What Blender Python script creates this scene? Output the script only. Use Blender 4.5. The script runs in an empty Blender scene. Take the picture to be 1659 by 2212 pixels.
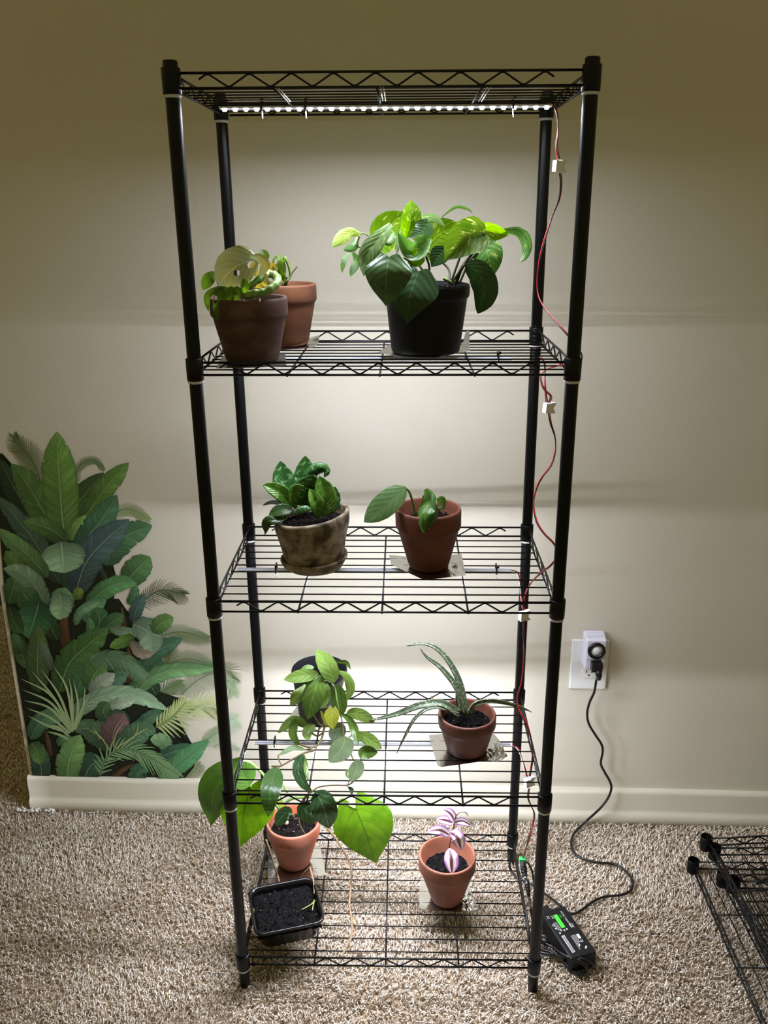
import bpy, bmesh, math, random
import numpy as np
from mathutils import Vector, noise
random.seed(7); np.random.seed(7)
SC = bpy.context.scene
COL = SC.collection

# ------------------------------------------------------------------ camera
CAMP = Vector((0.026216, -1.36267, 1.481741))
YAW, PITCH, ROLL, FPX = -0.022182, 0.331717, -0.004881, 1897.4677
IW, IH = 1659.0, 2212.0
cy, sy, cp, sp, cr_, sr_ = math.cos(YAW), math.sin(YAW), math.cos(PITCH), math.sin(PITCH), math.cos(ROLL), math.sin(ROLL)
FWD = Vector((sy*cp, cy*cp, -sp)); _r = Vector((cy, -sy, 0)); _u = _r.cross(FWD)
RGT = cr_*_r + sr_*_u; UPV = -sr_*_r + cr_*_u
from mathutils import Matrix
cd = bpy.data.cameras.new('camera'); cam = bpy.data.objects.new('camera', cd); COL.objects.link(cam)
cd.sensor_fit = 'VERTICAL'; cd.sensor_height = 36.0; cd.lens = FPX/IH*36.0; cd.clip_start = 0.02; cd.clip_end = 50
M = Matrix((( RGT.x, UPV.x, -FWD.x, CAMP.x), (RGT.y, UPV.y, -FWD.y, CAMP.y), (RGT.z, UPV.z, -FWD.z, CAMP.z), (0, 0, 0, 1)))
cam.matrix_world = M
SC.camera = cam

# ------------------------------------------------------------------ light and exposure
LED_POWER = 2600.0
w = bpy.data.worlds.new('world'); SC.world = w; w.use_nodes = True
w.node_tree.nodes['Background'].inputs[0].default_value = (1.0, 0.87, 0.40, 1)
w.node_tree.nodes['Background'].inputs[1].default_value = 0.222
SC.view_settings.view_transform = 'Standard'; SC.view_settings.look = 'None'
SC.view_settings.gamma = 1.0; SC.view_settings.use_curve_mapping = False
SC.view_settings.exposure = 0.0
SC.cycles.max_bounces = 6; SC.cycles.diffuse_bounces = 4; SC.cycles.caustics_reflective = False
SC.cycles.sample_clamp_indirect = 4.0

# ------------------------------------------------------------------ rays from photo pixels to places in the room
def ray(px, py): return ((px-IW/2)/FPX)*RGT - ((py-IH/2)/FPX)*UPV + FWD
def at_y(px, py, Y):
    d = ray(px, py); return CAMP + d*((Y-CAMP.y)/d.y)
def at_z(px, py, Z):
    d = ray(px, py); return CAMP + d*((Z-CAMP.z)/d.z)
def mpp(P): return (P-CAMP).dot(FWD)/FPX
WY, WS = 0.540, -0.0225           # wall face: y = WY + WS*x
def at_wall(px, py, off=0.0):
    d = ray(px, py); t = (WY-off+WS*CAMP.x-CAMP.y)/(d.y-WS*d.x); return CAMP + d*t
def wally(x): return WY+WS*x

# ------------------------------------------------------------------ materials
def lin(c):
    def f(v):
        v /= 255.0
        return v/12.92 if v <= 0.04045 else ((v+0.055)/1.055)**2.4
    return (f(c[0]), f(c[1]), f(c[2]), 1.0)
MATS = {}
def newmat(name):
    m = bpy.data.materials.new(name); m.use_nodes = True
    nt = m.node_tree; b = nt.nodes['Principled BSDF']; return m, nt, b
def N(nt, t, **kw):
    n = nt.nodes.new(t)
    for k, v in kw.items(): setattr(n, k, v)
    return n
def pm(name, c, rough=0.5, metal=0.0, spec=0.5, noise_c=None, nscale=40, bump=0.0, bscale=200, coat=0.0, detail=6, stretch=(1, 1, 1), bdist=0.001, lo=.35, hi=.65):
    if name in MATS: return MATS[name]
    m, nt, b = newmat(name)
    b.inputs['Base Color'].default_value = lin(c); b.inputs['Roughness'].default_value = rough
    b.inputs['Metallic'].default_value = metal; b.inputs['Specular IOR Level'].default_value = spec
    b.inputs['Coat Weight'].default_value = coat
    tc = N(nt, 'ShaderNodeTexCoord'); mp = N(nt, 'ShaderNodeMapping'); mp.inputs['Scale'].default_value = stretch
    nt.links.new(tc.outputs['Object'], mp.inputs[0])
    if noise_c is not None:
        n = N(nt, 'ShaderNodeTexNoise'); n.inputs['Scale'].default_value = nscale; n.inputs['Detail'].default_value = detail
        nt.links.new(mp.outputs[0], n.inputs['Vector'])
        r = N(nt, 'ShaderNodeMapRange'); r.inputs[1].default_value = lo; r.inputs[2].default_value = hi
        nt.links.new(n.outputs['Fac'], r.inputs[0])
        mx = N(nt, 'ShaderNodeMix', data_type='RGBA'); mx.inputs[6].default_value = lin(c); mx.inputs[7].default_value = lin(noise_c)
        nt.links.new(r.outputs[0], mx.inputs[0]); nt.links.new(mx.outputs[2], b.inputs['Base Color'])
    if bump:
        n2 = N(nt, 'ShaderNodeTexNoise'); n2.inputs['Scale'].default_value = bscale; n2.inputs['Detail'].default_value = 4
        nt.links.new(mp.outputs[0], n2.inputs['Vector'])
        bp = N(nt, 'ShaderNodeBump'); bp.inputs['Strength'].default_value = bump; bp.inputs['Distance'].default_value = bdist
        nt.links.new(n2.outputs['Fac'], bp.inputs['Height']); nt.links.new(bp.outputs[0], b.inputs['Normal'])
    MATS[name] = m; return m
def attrmat(name, rough=0.9, uvstripe=0.0, trans=0.0, spec=0.2):
    m, nt, b = newmat(name)
    a = N(nt, 'ShaderNodeAttribute', attribute_name='Col')
    b.inputs['Roughness'].default_value = rough; b.inputs['Specular IOR Level'].default_value = spec
    src = a.outputs['Color']
    if uvstripe:
        uv = N(nt, 'ShaderNodeUVMap'); sx = N(nt, 'ShaderNodeSeparateXYZ'); nt.links.new(uv.outputs[0], sx.inputs[0])
        ab = N(nt, 'ShaderNodeMath', operation='ABSOLUTE'); nt.links.new(sx.outputs[1], ab.inputs[0])
        mu = N(nt, 'ShaderNodeMath', operation='MULTIPLY_ADD'); nt.links.new(ab.outputs[0], mu.inputs[0]); mu.inputs[1].default_value = -0.12; nt.links.new(sx.outputs[0], mu.inputs[2])
        co = N(nt, 'ShaderNodeCombineXYZ'); nt.links.new(mu.outputs[0], co.inputs[0])
        n = N(nt, 'ShaderNodeTexNoise'); n.inputs['Scale'].default_value = 26; n.inputs['Detail'].default_value = 3
        sg = N(nt, 'ShaderNodeMath', operation='SIGN'); nt.links.new(sx.outputs[1], sg.inputs[0]); nt.links.new(sg.outputs[0], co.inputs[1])
        sz = N(nt, 'ShaderNodeMath', operation='MULTIPLY'); nt.links.new(ab.outputs[0], sz.inputs[0]); sz.inputs[1].default_value = 0.02; nt.links.new(sz.outputs[0], co.inputs[2])
        nt.links.new(co.outputs[0], n.inputs['Vector'])
        mr = N(nt, 'ShaderNodeMapRange'); mr.inputs[1].default_value = .3; mr.inputs[2].default_value = .7; mr.inputs[3].default_value = 1-uvstripe; mr.inputs[4].default_value = 1+uvstripe
        nt.links.new(n.outputs['Fac'], mr.inputs[0])
        vm = N(nt, 'ShaderNodeVectorMath', operation='SCALE'); nt.links.new(src, vm.inputs[0]); nt.links.new(mr.outputs[0], vm.inputs['Scale'])
        src = vm.outputs[0]
    nt.links.new(src, b.inputs['Base Color'])
    return m
def leafmat(name, c1, c2, rib=None, veins=0.25, var=None, varc=(200, 210, 90), trans=0.45, tc=None, rough=0.35, nv=9, kind='net', vk=0.35, spec=0.5, ribw=0.035):
    if name in MATS: return MATS[name]
    m, nt, b = newmat(name); L = nt.links.new
    tone = lambda c: (min(255, c[0]*1.0+2), c[1]*.91, c[2]*.88)
    if kind != 'wander': c1 = tone(c1); c2 = tone(c2)
    rib = rib or tuple(min(255, int(v*1.25+15)) for v in c2)
    uv = N(nt, 'ShaderNodeUVMap'); sx = N(nt, 'ShaderNodeSeparateXYZ'); L(uv.outputs[0], sx.inputs[0])
    av = N(nt, 'ShaderNodeMath', operation='ABSOLUTE'); L(sx.outputs[1], av.inputs[0])
    tco = N(nt, 'ShaderNodeTexCoord')
    n = N(nt, 'ShaderNodeTexNoise'); n.inputs['Scale'].default_value = 35; n.inputs['Detail'].default_value = 4; L(tco.outputs['Object'], n.inputs['Vector'])
    mr = N(nt, 'ShaderNodeMapRange'); mr.inputs[1].default_value = .35; mr.inputs[2].default_value = .65; L(n.outputs['Fac'], mr.inputs[0])
    mx = N(nt, 'ShaderNodeMix', data_type='RGBA'); mx.inputs[6].default_value = lin(c1); mx.inputs[7].default_value = lin(c2); L(mr.outputs[0], mx.inputs[0])
    col = mx.outputs[2]
    # side veins
    ph = N(nt, 'ShaderNodeMath', operation='MULTIPLY_ADD'); L(av.outputs[0], ph.inputs[0]); ph.inputs[1].default_value = -vk; L(sx.outputs[0], ph.inputs[2])
    ps = N(nt, 'ShaderNodeMath', operation='MULTIPLY'); L(ph.outputs[0], ps.inputs[0]); ps.inputs[1].default_value = nv*2*math.pi
    sn = N(nt, 'ShaderNodeMath', operation='SINE'); L(ps.outputs[0], sn.inputs[0])
    vm = N(nt, 'ShaderNodeMapRange'); vm.inputs[1].default_value = .8; vm.inputs[2].default_value = 1.0; vm.inputs[3].default_value = 0; vm.inputs[4].default_value = veins; L(sn.outputs[0], vm.inputs[0])
    if kind == 'net' and veins > 0:
        m2 = N(nt, 'ShaderNodeMix', data_type='RGBA'); L(vm.outputs[0], m2.inputs[0]); L(col, m2.inputs[6]); m2.inputs[7].default_value = lin(rib); col = m2.outputs[2]
    if kind == 'band':      # crosswise pale bands broken by noise
        mp = N(nt, 'ShaderNodeCombineXYZ'); a1 = N(nt, 'ShaderNodeMath', operation='MULTIPLY'); L(sx.outputs[0], a1.inputs[0]); a1.inputs[1].default_value = 9
        L(a1.outputs[0], mp.inputs[0]); L(sx.outputs[1], mp.inputs[1])
        nn = N(nt, 'ShaderNodeTexNoise'); nn.inputs['Scale'].default_value = 1.1; nn.inputs['Detail'].default_value = 5; L(mp.outputs[0], nn.inputs['Vector'])
        r2 = N(nt, 'ShaderNodeMapRange'); r2.inputs[1].default_value = .52; r2.inputs[2].default_value = .68; r2.inputs[4].default_value = 0.8; L(nn.outputs['Fac'], r2.inputs[0])
        m2 = N(nt, 'ShaderNodeMix', data_type='RGBA'); L(r2.outputs[0], m2.inputs[0]); L(col, m2.inputs[6]); m2.inputs[7].default_value = lin(varc); col = m2.outputs[2]
    if kind == 'spots':
        mp = N(nt, 'ShaderNodeMapping'); mp.inputs['Scale'].default_value = (1, 1, 1); L(tco.outputs['Object'], mp.inputs[0])
        nn = N(nt, 'ShaderNodeTexNoise'); nn.inputs['Scale'].default_value = 260; nn.inputs['Detail'].default_value = 2; L(mp.outputs[0], nn.inputs['Vector'])
        r2 = N(nt, 'ShaderNodeMapRange'); r2.inputs[1].default_value = .58; r2.inputs[2].default_value = .64; L(nn.outputs['Fac'], r2.inputs[0])
        m2 = N(nt, 'ShaderNodeMix', data_type='RGBA'); L(r2.outputs[0], m2.inputs[0]); L(col, m2.inputs[6]); m2.inputs[7].default_value = lin(varc); col = m2.outputs[2]
    if kind == 'wander':    # lengthwise stripes purple / silver
        rp = N(nt, 'ShaderNodeValToRGB'); e = rp.color_ramp.elements
        e[0].position = 0.0; e[0].color = lin((96, 46, 72)); e[1].position = 1.0; e[1].color = lin((120, 70, 110))
        for p_, c_ in ((.2, (110, 60, 85)), (.27, (205, 205, 190)), (.55, (232, 228, 218)), (.68, (190, 150, 200)), (.86, (160, 115, 180))):
            q = e.new(p_); q.color = lin(c_)
        L(av.outputs[0], rp.inputs[0]); col = rp.outputs[0]
    if var is not None:
        mp = N(nt, 'ShaderNodeCombineXYZ'); a1 = N(nt, 'ShaderNodeMath', operation='MULTIPLY'); L(ph.outputs[0], a1.inputs[0]); a1.inputs[1].default_value = 9
        a2 = N(nt, 'ShaderNodeMath', operation='MULTIPLY'); L(sx.outputs[1], a2.inputs[0]); a2.inputs[1].default_value = 2.2
        L(a1.outputs[0], mp.inputs[0]); L(a2.outputs[0], mp.inputs[1])
        oi = N(nt, 'ShaderNodeObjectInfo'); a3 = N(nt, 'ShaderNodeMath', operation='MULTIPLY'); L(oi.outputs['Random'], a3.inputs[0]); a3.inputs[1].default_value = 20; L(a3.outputs[0], mp.inputs[2])
        nn = N(nt, 'ShaderNodeTexNoise'); nn.inputs['Scale'].default_value = 1.0; nn.inputs['Detail'].default_value = 6; nn.inputs['Roughness'].default_value = .65; L(mp.outputs[0], nn.inputs['Vector'])
        r2 = N(nt, 'ShaderNodeMapRange'); r2.inputs[1].default_value = 1-var; r2.inputs[2].default_value = 1-var+.06; L(nn.outputs['Fac'], r2.inputs[0])
        m2 = N(nt, 'ShaderNodeMix', data_type='RGBA'); L(r2.outputs[0], m2.inputs[0]); L(col, m2.inputs[6]); m2.inputs[7].default_value = lin(varc); col = m2.outputs[2]
    if kind != 'wander':
        rb = N(nt, 'ShaderNodeMapRange'); rb.inputs[1].default_value = ribw*.4; rb.inputs[2].default_value = ribw; rb.inputs[3].default_value = .8; rb.inputs[4].default_value = 0; L(av.outputs[0], rb.inputs[0])
        m3 = N(nt, 'ShaderNodeMix', data_type='RGBA'); L(rb.outputs[0], m3.inputs[0]); L(col, m3.inputs[6]); m3.inputs[7].default_value = lin(rib); col = m3.outputs[2]
    L(col, b.inputs['Base Color']); b.inputs['Roughness'].default_value = rough; b.inputs['Specular IOR Level'].default_value = spec
    # relief: quilted between the veins
    bp = N(nt, 'ShaderNodeBump'); bp.inputs['Strength'].default_value = .16; bp.inputs['Distance'].default_value = .0009
    ad = N(nt, 'ShaderNodeMath', operation='ADD'); L(sn.outputs[0], ad.inputs[0])
    nz = N(nt, 'ShaderNodeTexNoise'); nz.inputs['Scale'].default_value = 90; L(tco.outputs['Object'], nz.inputs['Vector']); L(nz.outputs['Fac'], ad.inputs[1])
    L(ad.outputs[0], bp.inputs['Height']); L(bp.outputs[0], b.inputs['Normal'])
    if trans > 0:
        tr = N(nt, 'ShaderNodeBsdfTranslucent')
        hs = N(nt, 'ShaderNodeHueSaturation'); hs.inputs['Saturation'].default_value = 1.05; hs.inputs['Value'].default_value = 1.5; hs.inputs['Hue'].default_value = .498
        L(col, hs.inputs['Color']); L(hs.outputs[0], tr.inputs[0])
        ms = N(nt, 'ShaderNodeMixShader'); ms.inputs[0].default_value = trans
        L(b.outputs[0], ms.inputs[1]); L(tr.outputs[0], ms.inputs[2]); L(ms.outputs[0], nt.nodes['Material Output'].inputs[0])
    MATS[name] = m; return m

# ------------------------------------------------------------------ mesh building
class MB:
    def __init__(s): s.v = []; s.f = []; s.mi = []; s.uv = {}; s.col = []; s.usecol = False
    def add(s, vs, fs, mi=0, uvs=None, cols=None):
        o = len(s.v); s.v += [tuple(x) for x in vs]
        if cols is not None: s.usecol = True; s.col += cols
        else: s.col += [(1, 1, 1, 1)]*len(vs)
        for f in fs: s.f.append(tuple(i+o for i in f)); s.mi.append(mi)
        if uvs is not None:
            for i, q in enumerate(uvs): s.uv[o+i] = q
        return s
    def tube(s, pts, r, n=8, mi=0, caps=True, flat=1.0):
        pts = [Vector(p) for p in pts]; k = len(pts)
        if not hasattr(r, '__len__'): r = [r]*k
        t0 = (pts[1]-pts[0]).normalized(); a = Vector((0, 0, 1)) if abs(t0.z) < .9 else Vector((1, 0, 0))
        u = t0.cross(a).normalized(); vs = []
        for i in range(k):
            t = (pts[min(i+1, k-1)]-pts[max(i-1, 0)])
            if t.length < 1e-9: t = t0
            t.normalize(); u = (u-t*u.dot(t))
            if u.length < 1e-6: u = t.orthogonal()
            u.normalize(); v = t.cross(u)
            for j in range(n):
                an = 2*math.pi*j/n; vs.append(pts[i]+(u*math.cos(an)+v*math.sin(an)*flat)*r[i])
        fs = [(i*n+j, i*n+(j+1) % n, (i+1)*n+(j+1) % n, (i+1)*n+j) for i in range(k-1) for j in range(n)]
        if caps: fs += [tuple(range(n-1, -1, -1)), tuple((k-1)*n+j for j in range(n))]
        return s.add(vs, fs, mi)
    def box(s, c, d, mi=0, rot=None):
        c = Vector(c); vs = []
        for x in (-.5, .5):
            for y in (-.5, .5):
                for z in (-.5, .5):
                    p = Vector((x*d[0], y*d[1], z*d[2]))
                    if rot is not None: p = rot @ p
                    vs.append(c+p)
        return s.add(vs, [(0, 1, 3, 2), (4, 6, 7, 5), (0, 4, 5, 1), (2, 3, 7, 6), (0, 2, 6, 4), (1, 5, 7, 3)], mi)
    def lathe(s, prof, n=48, c0=(0, 0, 0), fn=None, mi=0, capb=True, capt=False):
        vs = []
        for (r, z) in prof:
            for j in range(n):
                a = 2*math.pi*j/n; p = Vector((r*math.cos(a), r*math.sin(a), z))
                if fn: p = fn(p, a)
                vs.append(p+Vector(c0))
        k = len(prof)
        fs = [(i*n+j, i*n+(j+1) % n, (i+1)*n+(j+1) % n, (i+1)*n+j) for i in range(k-1) for j in range(n)]
        if capb: fs.append(tuple(range(n-1, -1, -1)))
        if capt: fs.append(tuple((k-1)*n+j for j in range(n)))
        return s.add(vs, fs, mi)
    def grid(s, fn, nu, nv, mi=0, skip=None, cfn=None):
        vs = []; uvs = []; cols = [] if cfn else None
        for i in range(nu+1):
            for j in range(nv+1):
                t = i/nu; v = -1+2*j/nv
                vs.append(fn(t, v)); uvs.append((t, v))
                if cfn: cols.append(cfn(t, v))
        fs = []
        for i in range(nu):
            for j in range(nv):
                if skip and skip((i+.5)/nu, -1+2*(j+.5)/nv): continue
                fs.append((i*(nv+1)+j, i*(nv+1)+j+1, (i+1)*(nv+1)+j+1, (i+1)*(nv+1)+j))
        return s.add(vs, fs, mi, uvs, cols)
    def mesh(s, name, mats, smooth=True):
        me = bpy.data.meshes.new(name); me.from_pydata(s.v, [], s.f)
        if not isinstance(mats, (list, tuple)): mats = [mats]
        for m in mats: me.materials.append(m)
        if len(mats) > 1: me.polygons.foreach_set('material_index', s.mi)
        if smooth: me.polygons.foreach_set('use_smooth', [True]*len(me.polygons))
        if s.uv:
            l = me.uv_layers.new(name='UVMap'); li = np.empty(len(me.loops), dtype=np.int32); me.loops.foreach_get('vertex_index', li)
            arr = np.zeros((len(s.v), 2), dtype=np.float32)
            for k, q in s.uv.items(): arr[k] = q
            l.data.foreach_set('uv', arr[li].ravel())
        if s.usecol:
            a = me.color_attributes.new('Col', 'FLOAT_COLOR', 'POINT'); a.data.foreach_set('color', np.array(s.col, dtype=np.float32).ravel())
        me.update(); return me
    def build(s, name, mats, parent=None, smooth=True, label=None, loc=None):
        me = s.mesh(name, mats, smooth); return put(name, me, parent, label, loc)
def put(name, me, parent=None, label=None, loc=None):
    o = bpy.data.objects.new(name, me); COL.objects.link(o)
    if parent is not None:
        o.parent = parent
        if loc is None: o.location = -world_of(parent)      # meshes are built in room coordinates
    if loc is not None: o.location = loc
    if label: o['label'] = label
    return o
def world_of(o):
    p = Vector(o.location)
    while o.parent is not None: o = o.parent; p = p+Vector(o.location)
    return p
def thing(name, label, cat, loc, group=None):
    o = bpy.data.objects.new(name, None); COL.objects.link(o); o.location = loc; o.empty_display_size = .05
    o['label'] = label; o['category'] = cat
    if group: o['group'] = group
    return o
def tag(o, label, cat, group=None):
    o['label'] = label; o['category'] = cat
    if group: o['group'] = group
    return o
def solid(o, th):
    m = o.modifiers.new('thickness', 'SOLIDIFY'); m.thickness = th; m.offset = 0; return o
def bevel(o, w_, seg=2):
    m = o.modifiers.new('rounded', 'BEVEL'); m.width = w_; m.segments = seg; m.limit_method = 'ANGLE'
    for p in o.data.polygons: p.use_smooth = False
    return o
def catmull(P, n=8):
    P = [Vector(p) for p in P]; out = []
    if len(P) == 2: return [P[0].lerp(P[1], i/n) for i in range(n+1)]
    for i in range(len(P)-1):
        p0 = P[i-1] if i > 0 else P[0]*2-P[1]; p1 = P[i]; p2 = P[i+1]; p3 = P[i+2] if i+2 < len(P) else P[-1]*2-P[-2]
        for k in range(n):
            t = k/n; out.append(0.5*((2*p1)+(p2-p0)*t+(2*p0-5*p1+4*p2-p3)*t*t+(3*p1-p0-3*p2+p3)*t**3))
    out.append(P[-1]); return out
def resample(P, n):
    L = [0]
    for a, b in zip(P, P[1:]): L.append(L[-1]+(b-a).length)
    out = []; k = 0
    for i in range(n+1):
        s = L[-1]*i/n
        while k < len(P)-2 and L[k+1] < s: k += 1
        d = L[k+1]-L[k]; out.append(P[k].lerp(P[k+1], (s-L[k])/d if d > 1e-12 else 0))
    return out, L[-1]
def table(T, V, t):
    for i in range(len(T)-1):
        if t <= T[i+1]:
            f = (t-T[i])/(T[i+1]-T[i]); return V[i]+(V[i+1]-V[i])*f
    return V[-1]
SHAPES = {
 'heart': ([0, .06, .15, .28, .42, .58, .72, .84, .92, .97, 1], [.62, .80, .94, 1, .95, .80, .58, .33, .15, .05, 0]),
 'oval': ([0, .04, .12, .25, .45, .62, .78, .9, .96, 1], [.03, .34, .66, .9, 1, .95, .74, .42, .2, 0]),
 'lance': ([0, .1, .25, .5, .7, .85, .94, 1], [.28, .42, .72, 1, .88, .55, .26, 0]),
 'strap': ([0, .3, .6, .85, .95, 1], [1, .92, .74, .42, .2, 0]),
 'banana': ([0, .04, .12, .35, .65, .82, .93, .98, 1], [.08, .52, .84, 1, .93, .66, .32, .11, 0]),
}
def leaf(parent, pts, wid, mat, shape='oval', roll=0.0, fold=0.12, curl=0.0, holes=None, wave=0.0, nu=18, nv=10, thick=0, name='leaf', lobe=.13, label=None, petiole=None, twist=0.0, pmat=None):
    sp, Ln = resample(catmull(pts, 8), 40)
    hw = wid*.5/max(.25, math.cos(roll)); T_, V_ = SHAPES[shape]
    ph = random.random()*6
    def fn(t, v):
        a = abs(v); back = 0.0
        if shape == 'heart': back = lobe*math.sin(math.pi*min(1, a*1.02))*(1-t)**3
        u = t*40; i = min(39, int(u)); c = sp[i].lerp(sp[i+1], u-i)
        tg = (sp[min(40, i+2)]-sp[max(0, i-1)]).normalized()
        V = (c-CAMP).normalized(); s0 = tg.cross(V)
        s0 = s0.normalized() if s0.length > .05 else RGT.copy()
        n0 = s0.cross(tg).normalized()
        if n0.dot(V) > 0: n0 = -n0
        r = roll+twist*t; sd = s0*math.cos(r)+n0*math.sin(r); nn = n0*math.cos(r)-s0*math.sin(r)
        h = hw*table(T_, V_, t)
        return c - tg*back*Ln + sd*v*h*(1-.25*abs(curl)*a) + nn*(fold*a*h*.9+curl*a*a*h+wave*hw*math.sin(t*9+ph+v*2)*a)
    skip = None
    if holes: skip = lambda t, v: any(((t-a)/c)**2+((v-b)/d)**2 < 1 for a, b, c, d in holes)
    mb = MB().grid(fn, nu if not holes else 44, nv if not holes else 32, skip=skip)
    o = mb.build(name, mat, parent, label=label)
    if thick: solid(o, thick)
    return o
def wire(mb, pts, r, n=6, k=6, mi=0): return mb.tube(catmull(pts, k), r, n, mi)

# ------------------------------------------------------------------ the room
mwall = pm('wall_paint', (204, 198, 180), rough=.75, noise_c=(208, 202, 185), nscale=3, bump=.35, bscale=330, bdist=.0012, spec=.25)
mtrim = pm('trim_paint', (214, 209, 190), rough=.4, bump=.15, bscale=60, bdist=.002)
mcarpet_base = pm('carpet_backing', (196, 178, 154), rough=1, noise_c=(128, 106, 80), nscale=300)
CX = -0.945                     # the wall ends here (outside corner)
mb = MB()
def wallpt(x, off, z): return (x, wally(x)-off, z)
pr = [wallpt(CX, 0, -.01), wallpt(3.2, 0, -.01), wallpt(3.2, 0, 3.2), wallpt(CX, 0, 3.2)]
mb.add(pr+[(x, y+.12, z) for x, y, z in pr], [(0, 1, 2, 3), (7, 6, 5, 4), (0, 3, 7, 4), (1, 5, 6, 2), (3, 2, 6, 7)])
o = mb.build('wall_back', mwall, smooth=False); o['kind'] = 'structure'
# far room behind the corner
o = MB().box((-2.0, 4.6, 1.5), (8, .1, 3.2)).build('wall_far', mwall, smooth=False); o['kind'] = 'structure'
fl = MB().add([(-5, -3.2, -.009), (4, -3.2, -.009), (4, 5, -.009), (-5, 5, -.009)], [(0, 1, 2, 3)]).build('floor', mcarpet_base, smooth=False); fl['kind'] = 'structure'
# baseboard with rounded top and a small shoe ledge
prof = [(0, .093), (.008, .092), (.0125, .088), (.0135, .082), (.013, .036), (.014, .030), (.0185, .026), (.021, .018), (.0215, -.008), (0, -.008)]
xs = [CX-.002+i*.06 for i in range(70)]; vs = []
for x in xs:
    for (d, z) in prof: vs.append((x, wally(x)-d-.0006*math.sin(x*17)*(d > .01), z+.0008*math.sin(x*11)*(z > 0)))
k = len(prof)
fs = [(i*k+j, i*k+j+1, (i+1)*k+j+1, (i+1)*k+j) for i in range(len(xs)-1) for j in range(k-1)]+[tuple(range(k))]
o = MB().add(vs, fs).build('baseboard_back', mtrim); o['kind'] = 'structure'
# ragged caulk at the corner end
mb = MB()
for i in range(46):
    p = Vector((CX-.035+random.random()*.10, 0, .002+random.random()*.006)); p.y = wally(p.x)-.022-random.random()*.014
    mb.lathe([(.001, -.003), (.004*random.uniform(.6, 1.3), 0), (.001, .003+random.random()*.002)], 6, p)
o = mb.build('trim_1', pm('caulk', (238, 236, 230), rough=.6)); o['kind'] = 'structure'

# ------------------------------------------------------------------ carpet pile
def carpet(regions):
    V = []; F = []; C = []; off = 0
    rng = np.random.default_rng(3)
    for (x0, x1, y0, y1, dens, side) in regions:
        n = int((x1-x0)*(y1-y0)*dens); x = rng.uniform(x0, x1, n); y = rng.uniform(y0, y1, n)
        if side == 'front': keep = y < (WY+WS*x-.020)
        else: keep = (y > (WY+WS*x-.020)) & (x < CX-.004)
        x = x[keep]; y = y[keep]; n = len(x)
        ang = rng.uniform(0, 2*np.pi, n); lean = rng.uniform(.0025, .0085, n); hgt = rng.uniform(.0085, .0125, n)
        la = rng.uniform(0, 2*np.pi, n)
        sw = np.sin(x*9+y*5)+np.sin(y*13-x*4); la = np.where(rng.random(n) < .4, sw, la)
        r0 = rng.uniform(.0012, .0020, n)
        rings = [(0, 1.0, 0), (.6, 1.0, .25), (.93, .8, .7), (1.0, .35, 1.15)]
        vs = np.zeros((n, 12, 3)); cs = np.ones((n, 12, 4))
        base = np.array([lin((238, 226, 210))[:3], lin((222, 206, 186))[:3], lin((196, 174, 150))[:3], lin((250, 244, 234))[:3]])
        pick = rng.choice(4, n, p=[.42, .30, .14, .14]); bc = base[pick]*rng.uniform(.85, 1.12, (n, 1))
        for k_, (hf, rf, lf) in enumerate(rings):
            for j in range(3):
                a = ang+j*2*np.pi/3+hf*1.5
                vs[:, k_*3+j, 0] = x+np.cos(la)*lean*lf+np.cos(a)*r0*rf
                vs[:, k_*3+j, 1] = y+np.sin(la)*lean*lf+np.sin(a)*r0*rf
                vs[:, k_*3+j, 2] = -.009+hgt*hf
                cs[:, k_*3+j, :3] = bc
        f1 = []
        for k_ in range(3):
            for j in range(3): f1.append((k_*3+j, k_*3+(j+1) % 3, (k_+1)*3+(j+1) % 3, (k_+1)*3+j))
        f1 = np.array(f1); F.append((f1[None]+(np.arange(n)*12)[:, None, None]+off).reshape(-1, 4)); off += n*12
        V.append(vs.reshape(-1, 3)); C.append(cs.reshape(-1, 4))
    V = np.concatenate(V); F = np.concatenate(F); C = np.concatenate(C)
    me = bpy.data.meshes.new('carpet_pile'); me.vertices.add(len(V)); me.vertices.foreach_set('co', V.astype(np.float32).ravel())
    me.loops.add(F.size); me.loops.foreach_set('vertex_index', F.astype(np.int32).ravel())
    me.polygons.add(len(F)); me.polygons.foreach_set('loop_start', np.arange(0, F.size, 4, dtype=np.int32))
    me.update(calc_edges=True)
    a = me.color_attributes.new('Col', 'FLOAT_COLOR', 'POINT'); a.data.foreach_set('color', C.astype(np.float32).ravel())
    me.polygons.foreach_set('use_smooth', [True]*len(F))
    me.materials.append(attrmat('carpet_yarn', rough=.85, spec=.25))
    o = bpy.data.objects.new('carpet_pile', me); COL.objects.link(o); o.parent = fl; o['kind'] = 'stuff'
carpet([(-1.3, 1.4, -.43, .58, 44000, 'front'), (-1.7, -.93, .5, 2.2, 22000, 'back')])

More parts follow.
